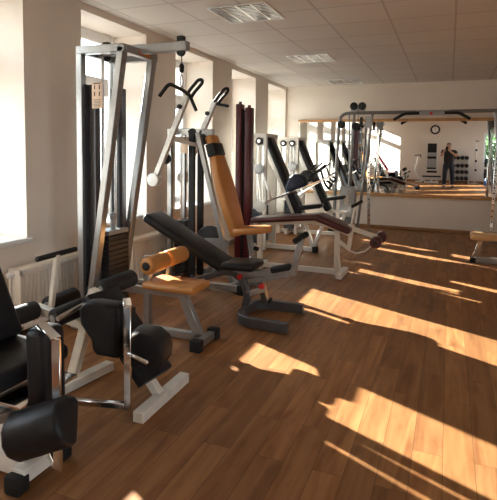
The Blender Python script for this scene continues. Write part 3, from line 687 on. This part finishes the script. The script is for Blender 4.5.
part('curl_arm', MB().beam((-1.02, 5.70, .585), (-.72, 5.70, .50), .05, .05).beam((-1.00, 5.70, .60), (-1.04, 5.70, .32), .045, .045, (1, 0, 0)).beam((-1.17, 5.70, .44), (-1.03, 5.70, .33), .04, .04).box((-1.015, 5.70, .59), (.07, .07, .07), .01), WHITE, K)
part('cam_rod', MB().tube([(-1.03, 5.70, .32), (-.95, 5.70, .295), (-.85, 5.70, .33), (-.78, 5.70, .40), (-.73, 5.70, .49)], .009, 10), WHITE, K)
part('handle_post', MB().cyl((-1.01, 5.66, .60), (-.96, 5.64, .86), .014, 12), WHITE, K)
part('handle', MB().cyl((-.99, 5.58, .845), (-.90, 5.70, .90), .019, 14, .005), RUBBER, K)
for (a, b) in (((-.71, 5.46, .47), (-.71, 5.64, .475)), ((-.69, 5.76, .485), (-.69, 5.94, .49))):
    o = part('roller', MB().cyl(a, b, .062, 24, .018), MAROON, K, 'maroon ankle roller'); part('end_cap', MB().cyl(V(a) - V((0, .004, 0)), V(a), .026), IRON, o)
part('roller_rod', MB().cyl((-.71, 5.46, .475), (-.69, 5.94, .485), .012), STEELROD, K)

# ------------------------------------------------------------------ two white press machines at the far end
def press(dx, y, label, navy, lx=0.0):
    P = thing('press_machine', label, 'gym machine', (-2.5 + dx, y, 0), 'white press machines')
    X = lambda v: v + dx
    Y_ = lambda v: v + dx + lx
    for yy in (y - .22, y + .22):
        part('frame_post', MB().beam((X(-2.86), yy, .02), (X(-2.86), yy, 1.68), .05, .07, (1, 0, 0)), WHITE, P)
        part('frame_post', MB().beam((X(-2.54), yy, .02), (X(-2.54), yy, 1.68), .05, .05, (1, 0, 0)), WHITE, P)
    part('top_plate', MB().bb((X(-2.90), y - .25, 1.66), (X(-2.51), y + .25, 1.71), .008), WHITE, P)
    part('back_sheet', MB().bb((X(-2.84), y + .19, .08), (X(-2.56), y + .21, 1.66)), WHITE, P)
    part('guide_rod', MB().cyl((X(-2.70), y - .10, .05), (X(-2.70), y - .10, 1.66), .012), STEELROD, P)
    part('guide_rod', MB().cyl((X(-2.70), y + .10, .05), (X(-2.70), y + .10, 1.66), .012), STEELROD, P)
    plates(P, X(-2.78), X(-2.62), y - .17, y + .17, .10, 12, .045, BLUEGREY)
    for xx in (-2.78, -2.62):
        part('pulley', MB().lathe((X(xx), y - .27, 1.60), (X(xx), y - .235, 1.60), [(0, .055), (.3, .055), (.5, .045), (.7, .055), (1, .055)], 22), IRON, P)
        part('pulley_hub', MB().cyl((X(xx), y - .282, 1.60), (X(xx), y - .268, 1.60), .028, 16, .004), CHROME, P, 'chrome pulley hub')
    part('cable', MB().tube([(X(-2.78), y - .25, 1.55), (X(-2.66), y - .25, 1.18)], .005, 8).tube([(X(-2.66), y - .25, 1.18), (X(-2.60), y - .24, .7)], .005, 8), STEELROD, P)
    part('back_pad', MB().slab((X(-2.57), y, 1.66), (X(-2.01), y, .44), .26, .10, (0, 1, 0), .04), BLACKVINYL, P)
    part('pad_frame', MB().beam((X(-2.60), y, 1.50), (X(-2.08), y, .36), .05, .05, (1, 0, 0)), WHITE, P)
    part('floor_rail', MB().beam((X(-2.90), y, .045), (X(-1.86), y, .045), .06, .06).beam((X(-2.70), y - .28, .04), (X(-2.70), y + .28, .04), .06, .05), WHITE, P)
    part('rubber_foot', MB().box((X(-1.83), y, .045), (.07, .11, .09), .01), RUBBER, P)
    part('front_strut', MB().beam((X(-1.86), y, .06), (X(-2.0), y, .45), .05, .05, (1, 0, 0)).beam((X(-1.86), y, .06), (X(-1.72), y, .42), .05, .05, (1, 0, 0)).beam((X(-2.02), y, .44), (X(-1.70), y, .42), .05, .05), WHITE, P)
    part('seat', MB().slab((X(-2.12), y, .63), (X(-1.74), y, .69), .24, .06, (0, 1, 0), .025), BLACKVINYL, P)
    part('weight_cam', MB().lathe((X(-2.58), y - .30, .66), (X(-2.58), y - .275, .66), [(0, .07), (.2, .085), (.8, .085), (1, .07)], 24), WHITE, P, 'round white cam')
    part('cam_box', MB().bb((X(-2.90), y - .31, .40), (X(-2.74), y - .25, .62), .008).beam((X(-2.80), y - .29, .62), (X(-2.58), y - .29, .67), .03, .05), WHITE, P)
    part('lever', MB().beam((X(-2.50), y - .32, .71), (X(-2.42), y - .32, .76), .03, .04).beam((X(-2.52), y - .32, 1.10), (X(-2.40), y - .32, .76), .025, .03, (1, 0, 0)).beam((X(-2.42), y - .32, .76), (Y_(-1.52), y - .32, 1.14), .022, .026), CHROME, P, 'bright lever arm')
    part('disc', MB().lathe((X(-2.60), y - .31, 1.20), (X(-2.60), y - .29, 1.20), [(0, .06), (.3, .075), (.8, .075), (1, .06)], 22), GREYPANEL, P, 'grey round disc')
    part('knob', MB().ball((X(-2.80), y - .28, 1.14), .05, (1, .8, 1), 14), CHROME, P, 'chrome ball grip')
    part('chest_pad', MB().prism([(-.15, -.09), (.13, -.08), (.16, 0), (.10, .10), (.02, .13), (-.06, .10), (-.16, -.02)], (Y_(-2.04), y - .30, 1.02), (.95, 0, .32), (-.32, 0, .95), .18, .03), navy, P)
    part('grip', MB().cyl((Y_(-1.97), y - .36, 1.10), (Y_(-1.76), y - .36, 1.28), .015, 12).cyl((Y_(-1.88), y - .22, 1.10), (Y_(-1.65), y - .22, 1.28), .015, 12), RUBBER, P)
    part('loop_handle', MB().tube(fillet([(Y_(-1.72), y - .22, 1.20), (Y_(-1.66), y - .22, 1.02), (Y_(-1.60), y - .22, .94), (Y_(-1.56), y - .22, 1.02), (Y_(-1.64), y - .22, 1.06)], .03), .016, 10), RUBBER, P)
press(.08, 6.97, 'white press machine with black slanted pad directly behind the leg curl bench', NAVY)
press(.10, 8.52, 'white press machine closest to the wall mirror, second in the row', BLACKVINYL, -.30)

# ------------------------------------------------------------------ cable crossover in front of the mirror
CX_ = -0.31; CY = 9.0
G = thing('cable_crossover', 'wide grey cable crossover frame with pull up bar in front of the wall mirror', 'gym machine', (CX_, CY, 0))
part('arch_tube', MB().tube(fillet([(-1.93, CY, .02), (-1.88, CY, 1.80), (-1.86, CY, 2.16), (-1.30, CY, 2.16), (0.68, CY, 2.16), (1.24, CY, 2.16), (1.26, CY, 1.80), (1.31, CY, .02)], .22, 8), .030, 14), XTUBE, G)
part('pull_up_bar', MB().tube(fillet([(-.92, CY - .02, 2.03), (-.74, CY - .02, 2.135), (.12, CY - .02, 2.135), (.30, CY - .02, 2.03)], .05), .026, 12), RUBBER, G, 'black pull up bar with bent ends')
part('bar_bracket', MB().bb((-.50, CY - .05, 2.10), (-.10, CY + .035, 2.165), .008).bb((-.56, CY - .035, 2.17), (-.02, CY + .035, 2.185), .004), GREYPANEL, G)
part('badge', MB().cyl((-.31, CY - .056, 2.13), (-.31, CY - .05, 2.13), .026), RED, G, 'small red badge')
for s in (-1, 1):
    X = lambda v: CX_ + s * (v - CX_) * -1 if s > 0 else v
    part('slanted_post', MB().cyl((X(-1.28), CY, 2.16), (X(-1.50), CY, .03), .022, 14), XTUBE, G)
    part('inner_post', MB().cyl((X(-1.70), CY + .05, 2.14), (X(-1.66), CY + .05, .85), .014, 12), XTUBE, G)
    part('inner_post', MB().cyl((X(-1.60), CY, 2.14), (X(-1.66), CY, .85), .022, 12), XTUBE, G)
    p0, p1 = V((X(-1.30), CY + .10, .02)), V((X(-1.36), CY + .10, 1.95))
    rail = part('slide_rail', MB().beam(p0, p1, .05, .035, (0, 1, 0)), CHROME, G, 'chrome rail with a row of holes')
    hs = MB()
    for k in range(18):
        q = p0 + (p1 - p0) * (.06 + .05 * k); hs.cyl(q + V((0, -.0185, 0)), q + V((0, -.017, 0)), .012, 10)
    part('peg_holes', hs, INK, rail)
    bx = part('stack_box', MB().bb((min(X(-1.80), X(-1.54)), CY - .14, .30), (max(X(-1.80), X(-1.54)), CY + .10, .845), .012), GREYPANEL, G, 'grey sheet stack cover')
    part('notice', MB().bb((X(-1.675) - .035, CY - .146, .52), (X(-1.675) + .035, CY - .14, .69), .002, 1), mat('notice_print', (.55, .50, .46), .5, var=.35, scale=60), bx)
    part('stack_foot', MB().bb((min(X(-1.78), X(-1.56)), CY - .12, .0), (max(X(-1.78), X(-1.56)), CY + .08, .30), .01), DARKFRAME, G)
    for (x, z) in ((-1.60, 2.275), (-1.455, 2.275), (-1.81, 1.955), (-1.56, 1.92)):
        part('pulley', MB().lathe((X(x), CY - .09, z), (X(x), CY - .05, z), [(0, .06), (.15, .068), (.4, .058), (.6, .058), (.85, .068), (1, .06)], 22), RUBBER, G)
    part('pulley_plate', MB().bb((min(X(-1.40), X(-1.28)), CY - .05, 1.90), (max(X(-1.40), X(-1.28)), CY - .035, 2.10), .01).bb((min(X(-1.66), X(-1.52)), CY - .05, 2.19), (max(X(-1.40), X(-1.52)), CY - .03, 2.27), .01), GREYPANEL, G)
    part('grip', MB().cyl((X(-1.46), CY - .08, 1.90), (X(-1.46), CY - .08, 2.08), .028, 12, .006), RUBBER, G, 'black hanging grip')
    part('cable', MB().tube([(X(-1.52), CY - .07, 2.24), (X(-1.52), CY - .07, .85)], .005, 8).tube([(X(-1.75), CY - .07, 1.95), (X(-1.72), CY - .07, .85)], .005, 8), CABLE, G)
    part('floor_foot', MB().beam((X(-1.93), CY - .18, .03), (X(-1.93), CY + .30, .03), .06, .06).beam((X(-1.92), CY, .03), (X(-1.28), CY, .03), .06, .05), XTUBE, G)
    part('ball_foot', MB().ball((X(-1.93), CY - .18, .06), .06, (1, 1.2, .9), 16), RUBBER, G)

# ------------------------------------------------------------------ flat bench, right
F = thing('flat_bench', 'low bench with tan top on chrome legs at the frame edge before the mirror', 'bench', (1.0, 7.25, 0))
part('bench_top', MB().bb((.30, 7.10, .325), (1.70, 7.42, .395), .022, 3), PINE, F)
for x, d in ((.44, -.09), (1.56, .09)):
    part('leg', MB().beam((x + d, 7.26, .05), (x, 7.26, .33), .05, .04, (0, 1, 0)), CHROME, F)
part('floor_rail', MB().beam((.36, 7.26, .04), (1.64, 7.26, .045), .07, .075), SILVER, F)
for x in (.345, 1.655):
    part('rubber_foot', MB().box((x, 7.26, .035), (.07, .10, .07), .008), RUBBER, F)

# ------------------------------------------------------------------ the far end of the room, seen in the mirror
ck = thing('wall_clock', 'round wall clock with black rim, seen in the mirror above the photographer', 'clock', (-.43, YB, 2.2))
part('rim', MB().lathe((-.43, YB + .001, 2.2), (-.43, YB + .045, 2.2), [(0, .19), (.5, .195), (1, .18)], 40), RUBBER, ck)
part('dial', MB().cyl((-.43, YB + .045, 2.2), (-.43, YB + .048, 2.2), .13, 40), mat('clock_dial', (.78, .77, .74), .5, var=.02), ck)
hb = MB()
for k in range(12):
    a = k * PI / 6; hb.box((-.43 + .112 * math.sin(a), YB + .0485, 2.2 + .112 * math.cos(a)), (.008, .002, .020), 0, Euler((0, a, 0)).to_matrix())
part('hour_marks', hb, INK, ck)
part('hand', MB().box((-.43, YB + .050, 2.24), (.012, .002, .10)), INK, ck); part('hand', MB().box((-.425, YB + .052, 2.235), (.016, .002, .07)), INK, ck)

R_ = thing('back_board_machine', 'white machine with tall black padded board, left of the photographer in the mirror', 'gym machine', (-.55, -2.6, 0))
for x in (-.80, -.31): part('frame_post', MB().beam((x, -2.75, .02), (x, -2.75, 1.66), .05, .05, (0, 1, 0)), WHITE, R_)
part('top_bar', MB().beam((-.83, -2.75, 1.66), (-.28, -2.75, 1.66), .05, .05), WHITE, R_)
part('back_board', MB().slab((-.52, -2.62, .55), (-.52, -2.74, 1.62), .36, .07, (1, 0, 0), .02), BLACKVINYL, R_)
part('board_band', MB().slab((-.52, -2.618, .62), (-.52, -2.658, .98), .365, .08, (1, 0, 0), .01).slab((-.52, -2.669, 1.08), (-.52, -2.687, 1.24), .365, .08, (1, 0, 0), .01), GREYPANEL, R_, 'grey bands across the black board')
part('seat', MB().box((-.50, -2.40, .46), (.40, .38, .07), .03, None, 3), BLACKVINYL, R_)
part('foot_rest', MB().bb((-.86, -2.30, .24), (-.14, -2.22, .30), .01), RUBBER, R_)
part('seat_post', MB().beam((-.50, -2.42, .03), (-.50, -2.42, .44), .07, .07, (0, 1, 0)).beam((-.50, -2.78, .035), (-.50, -2.15, .035), .06, .06).beam((-.80, -2.30, .035), (-.20, -2.30, .035), .06, .06), WHITE, R_)
part('rubber_foot', MB().box((-.82, -2.30, .03), (.06, .08, .06), .006), RUBBER, R_); part('rubber_foot', MB().box((-.18, -2.30, .03), (.06, .08, .06), .006), RUBBER, R_)

R_ = thing('lever_stand', 'slim white curved lever stand with black grip, by the end wall in the mirror', 'gym machine', (-1.05, -2.5, 0))
part('curved_post', MB().tube(fillet([(-.85, -2.55, .05), (-1.0, -2.55, .22), (-1.17, -2.55, .50), (-1.08, -2.55, .80), (-1.05, -2.55, 1.05)], .2, 6), .045, 14), WHITE, R_)
part('base', MB().bb((-1.15, -2.62, 0), (-.85, -2.48, .05), .01).bb((-1.04, -2.80, 0), (-.96, -2.35, .05), .01), WHITE, R_)
part('grip', MB().tube(fillet([(-1.20, -2.55, 1.12), (-.96, -2.55, 1.14), (-.95, -2.55, 1.04)], .03), .022, 10), RUBBER, R_)

# dumbbell rack and dumbbells
K2 = thing('dumbbell_rack', 'white four tier dumbbell rack beside the photographer in the mirror', 'rack', (.55, -2.65, 0))
TZ = [.20, .46, .72, 1.04]
for x in (.22, .92):
    part('rack_post', MB().beam((x, -2.84, .02), (x, -2.92, 1.14), .05, .06, (0, 1, 0)), WHITE, K2)
    part('rack_foot', MB().beam((x, -2.93, .03), (x, -2.35, .03), .06, .05), WHITE, K2)
DB = []
for i, z in enumerate(TZ):
    y = -2.60 - .03 * i
    part('rack_rail', MB().beam((.20, y - .03, z - .035), (.94, y - .03, z - .035), .025, .03).beam((.20, y + .03, z - .035), (.94, y + .03, z - .035), .025, .03), WHITE, K2)
    part('rack_bracket', MB().beam((.22, y + .05, z - .06), (.22, -2.87, z - .06), .03, .02).beam((.92, y + .05, z - .06), (.92, -2.87, z - .06), .03, .02), WHITE, K2)
def dumbbell(loc, label):
    o = thing('dumbbell', label, 'dumbbell', loc, 'black dumbbells on the white rack')
    x, y, z = loc
    part('handle', MB().cyl((x, y - .07, z), (x, y + .07, z), .016, 12), STEELROD, o)
    for s in (-1, 1): part('weight_head', MB().cyl((x, y + s * .065, z), (x, y + s * .17, z), .078, 18, .014), RUBBER, o)
    return o
def copy_tree(o, loc, label):
    c = o.copy(); COL.objects.link(c); c.location = loc; c['label'] = label
    for ch in list(o.children):
        d = ch.copy(); COL.objects.link(d); d.parent = c
    return c
tier = ['bottom', 'second', 'third', 'top']; place = ['first', 'second', 'third', 'fourth']
d0 = None
for i, z in enumerate(TZ):
    for j in range(4):
        loc = (.33 + .163 * j, -2.60 - .03 * i, z)
        lab = 'black dumbbell, %s from the photographer on the %s tier of the white rack' % (place[j], tier[i])
        if d0 is None: d0 = dumbbell(loc, lab)
        else: copy_tree(d0, loc, lab)

R_ = thing('barbell_stand', 'thin white upright stand with black clamps, right of the dumbbell rack in the mirror', 'stand', (1.15, -2.6, 0))
part('pole', MB().cyl((1.15, -2.6, .03), (1.15, -2.6, 1.72), .020, 14), WHITE, R_)
part('base', MB().cyl((1.15, -2.6, 0), (1.15, -2.6, .035), .15, 28, .008), WHITE, R_)
for z in (.55, .92, 1.36): part('clamp', MB().box((1.16, -2.58, z), (.075, .08, .085), .012), RUBBER, R_)
part('top_hook', MB().box((1.15, -2.6, 1.735), (.05, .05, .04), .01).cyl((1.15, -2.6, 1.70), (1.25, -2.56, 1.73), .012), RUBBER, R_)

R_ = thing('plate_tree', 'black rack loaded with weight discs below the end window in the mirror', 'rack', (1.68, -2.3, 0))
part('post', MB().beam((1.66, -2.32, .02), (1.66, -2.32, 1.15), .06, .06, (0, 1, 0)), DARKFRAME, R_)
part('base', MB().beam((1.40, -2.32, .03), (1.95, -2.32, .03), .06, .06).beam((1.66, -2.60, .03), (1.66, -2.0, .03), .06, .06), DARKFRAME, R_)
for (x, z, r) in ((1.50, .42, .20), (1.82, .42, .20), (1.50, .85, .16), (1.82, .85, .15)):
    part('peg', MB().cyl((1.66, -2.32, z), (x + (.10 if x > 1.66 else -.10), -2.32, z), .016, 10), STEELROD, R_)
    part('weight_disc', MB().lathe((x - .045, -2.32, z), (x + .045, -2.32, z), [(0, r * .9), (.15, r), (.85, r), (1, r * .9)], 28), IRON, R_)
R_ = thing('water_bottle', 'blue plastic water bottle standing on the floor under the end window in the mirror', 'bottle', (1.50, -1.95, 0))
bt = part('bottle_body', MB().lathe((1.50, -1.95, 0), (1.50, -1.95, .26), [(0, .036), (.05, .04), (.7, .04), (.85, .02), (1, .015)], 20), mat('blue_plastic', (.03, .12, .45), .25), R_)
part('cap', MB().cyl((1.50, -1.95, .26), (1.50, -1.95, .285), .018, 14), PVC, R_)

R_ = thing('incline_bench', 'red padded incline bench near the window behind the camera, seen in the mirror', 'gym bench', (-1.9, .45, 0))
part('back_pad', MB().slab((-1.98, .45, .62), (-2.44, .45, 1.32), .26, .07, (0, 1, 0), .028), PINK, R_)
part('seat_pad', MB().box((-1.78, .45, .53), (.36, .28, .07), .03, Euler((0, -.12, 0)).to_matrix(), 3), PINK, R_)
part('frame', MB().beam((-2.42, .45, .03), (-2.30, .45, 1.05), .05, .05, (1, 0, 0)).beam((-2.48, .45, .035), (-1.30, .45, .035), .06, .06).beam((-1.80, .45, .04), (-1.80, .45, .49), .06, .06, (1, 0, 0)).beam((-2.0, .45, .48), (-1.35, .45, .50), .05, .05), WHITE, R_)
part('foot_bar', MB().beam((-2.46, .15, .035), (-2.46, .75, .035), .06, .06), WHITE, R_); part('foot_bar', MB().beam((-1.32, .22, .035), (-1.32, .68, .035), .06, .06), WHITE, R_)
part('leg_post', MB().beam((-1.38, .45, .05), (-1.38, .45, .70), .05, .05, (1, 0, 0)), WHITE, R_)
for (a, b, m) in (((-1.38, .12, .68), (-1.38, .42, .68), MAROON), ((-1.38, .48, .68), (-1.38, .78, .68), FOAM), ((-1.30, .12, .42), (-1.30, .42, .42), MAROON), ((-1.30, .48, .42), (-1.30, .78, .42), FOAM)):
    part('roller', MB().cyl(a, b, .065, 22, .018), m, R_)

# ------------------------------------------------------------------ the photographer, seen in the mirror
def skin_mesh(name, joints, edges, m, parent=None, sub=2, label=None, root=0):
    me = bpy.data.meshes.new(name); me.from_pydata([j[0] for j in joints], edges, []); me.update()
    o = bpy.data.objects.new(name, me); COL.objects.link(o)
    sk = o.modifiers.new('skin', 'SKIN'); sk.use_smooth_shade = True
    if not me.skin_vertices: 
        pass
    for i, j in enumerate(joints):
        r = j[1]; sv = me.skin_vertices[0].data[i]; sv.radius = (r if isinstance(r, tuple) else (r, r)); sv.use_root = (i == root)
    ss = o.modifiers.new('sub', 'SUBSURF'); ss.levels = sub; ss.render_levels = sub
    dg = bpy.context.evaluated_depsgraph_get()
    nm = bpy.data.meshes.new_from_object(o.evaluated_get(dg))
    bpy.data.objects.remove(o); bpy.data.meshes.remove(me)
    b = MB(); b.bm.from_mesh(nm); bpy.data.meshes.remove(nm)
    return b
SKIN = mat('skin', (.50, .29, .20), .5, var=.05); SHIRT = mat('black_tshirt', (.018, .018, .022), .8, var=.3, scale=16)
JEANS = mat('dark_jeans', (.020, .026, .045), .8, var=.2, scale=20); SHOE = mat('dark_shoe', (.02, .02, .022), .5); HAIR = mat('short_hair', (.10, .075, .06), .8, var=.3, scale=90)
PX, PY = .12, -.42
def body():
    J = []; E_ = []
    def v(p, r, par=None):
        J.append((V((PX + p[0], PY + p[1], p[2])), r)); i = len(J) - 1
        if par is not None: E_.append((par, i))
        return i
    pel = v((0, 0, .93), (.125, .095)); wa = v((0, 0, 1.08), (.145, .11), pel); ch = v((0, .01, 1.27), (.155, .115), wa); sh_ = v((0, 0, 1.39), (.11, .08), ch); nk = v((0, .01, 1.46), .055, sh_); hd0 = v((-.01, .03, 1.53), .075, nk); hd = v((-.015, .04, 1.60), (.078, .095), hd0); ht = v((-.015, .03, 1.665), (.065, .075), hd)
    for s in (-1, 1):
        hp_ = v((s * .09, 0, .86), .085, pel); kn = v((s * .115, .02, .48), .058, hp_); an = v((s * .13, 0, .09), .040, kn); to = v((s * .15, .14, .045), .035, an)
        so_ = v((s * .185, 0, 1.37), .062, sh_); el = v((s * .25, .16, 1.20), .044, so_); wr = v((s * .085 - .075, .335, 1.405), .028, el); hn = v((s * .062 - .09, .36, 1.45), (.03, .022), wr)
        for k, (dx, L_) in enumerate(((-.028, .058), (-.010, .066), (.010, .062), (.028, .048))):
            a = v((s * .055 - .09 + dx * .35, .375, 1.465 + .016 * k - .012), .0085, hn); b_ = v((s * .035 - .09, .385 + .004 * k, 1.468 + .017 * k - .012), .0078, a); v((s * .018 - .09, .375, 1.468 + .017 * k - .012), .007, b_)
        t1 = v((s * .055 - .09, .345, 1.435), .010, hn); v((s * .03 - .09, .335, 1.425), .0085, t1)
    return skin_mesh('body', J, E_, SKIN)
H = thing('person', 'person in black t-shirt and dark trousers raising a phone, standing in the mirror', 'person', (PX, PY, 0))
part('body', body(), SKIN, H, ang=80)
P_ = lambda x, y, z: V((PX + x, PY + y, z))
part('t_shirt', skin_mesh('t', [(P_(0, 0, .80), (.182, .138)), (P_(0, 0, 1.08), (.178, .138)), (P_(0, .01, 1.27), (.182, .138)), (P_(0, 0, 1.40), (.12, .09)), (P_(0, .005, 1.445), (.07, .065)),
    (P_(-.19, 0, 1.375), .082), (P_(-.235, .10, 1.27), .070), (P_(.19, 0, 1.375), .082), (P_(.235, .10, 1.27), .070)], [(0, 1), (1, 2), (2, 3), (3, 4), (3, 5), (5, 6), (3, 7), (7, 8)], SHIRT), SHIRT, H, ang=80)
part('trousers', skin_mesh('j', [(P_(0, 0, 1.02), (.155, .118)), (P_(0, 0, .90), (.165, .13)), (P_(-.095, 0, .80), .105), (P_(-.118, .02, .48), .078), (P_(-.132, 0, .09), .062), (P_(.095, 0, .80), .105), (P_(.118, .02, .48), .078), (P_(.132, 0, .09), .062)],
    [(0, 1), (1, 2), (2, 3), (3, 4), (1, 5), (5, 6), (6, 7)], JEANS), JEANS, H, ang=80)
for s in (-1, 1):
    part('shoe', skin_mesh('s', [(P_(s * .13, -.06, .048), (.045, .048)), (P_(s * .138, .06, .045), (.046, .044)), (P_(s * .152, .17, .032), (.044, .030))], [(0, 1), (1, 2)], SHOE), SHOE, H, ang=80)
hr = MB().ball(P_(-.015, .022, 1.625), .083, (.98, 1.12, 1.05), 22)
for v_ in list(hr.bm.verts):
    if v_.co.z < 1.615 or (v_.co.y > PY + .075 and v_.co.z < 1.68): hr.bm.verts.remove(v_)
part('hair', hr, HAIR, H, ang=80)
fc = MB().box(P_(-.02, .135, 1.59), (.022, .035, .045), .009)
part('nose', fc, SKIN, H)
for s in (-1, 1):
    part('eye', MB().ball(P_(-.018 + s * .032, .118, 1.612), .013, (1, .7, .8), 10), INK, H); part('ear', MB().ball(P_(-.015 + s * .084, .03, 1.595), .028, (.35, .7, 1.1), 12), SKIN, H)
part('mouth', MB().box(P_(-.02, .121, 1.545), (.042, .012, .009), .003), mat('lip', (.38, .16, .13), .5), H)
H.scale = (1.10, 1.0, .965)
ph = thing('phone', 'black phone held up by the person in the mirror', 'phone', (.03, -.012, 1.36))
part('phone_case', MB().box((.03, -.012, 1.44), (.076, .010, .155), .004), RUBBER, ph)
part('screen', MB().box((.03, -.0175, 1.44), (.068, .0012, .145), .0004), mat('phone_screen', (.02, .02, .025), .1), ph)
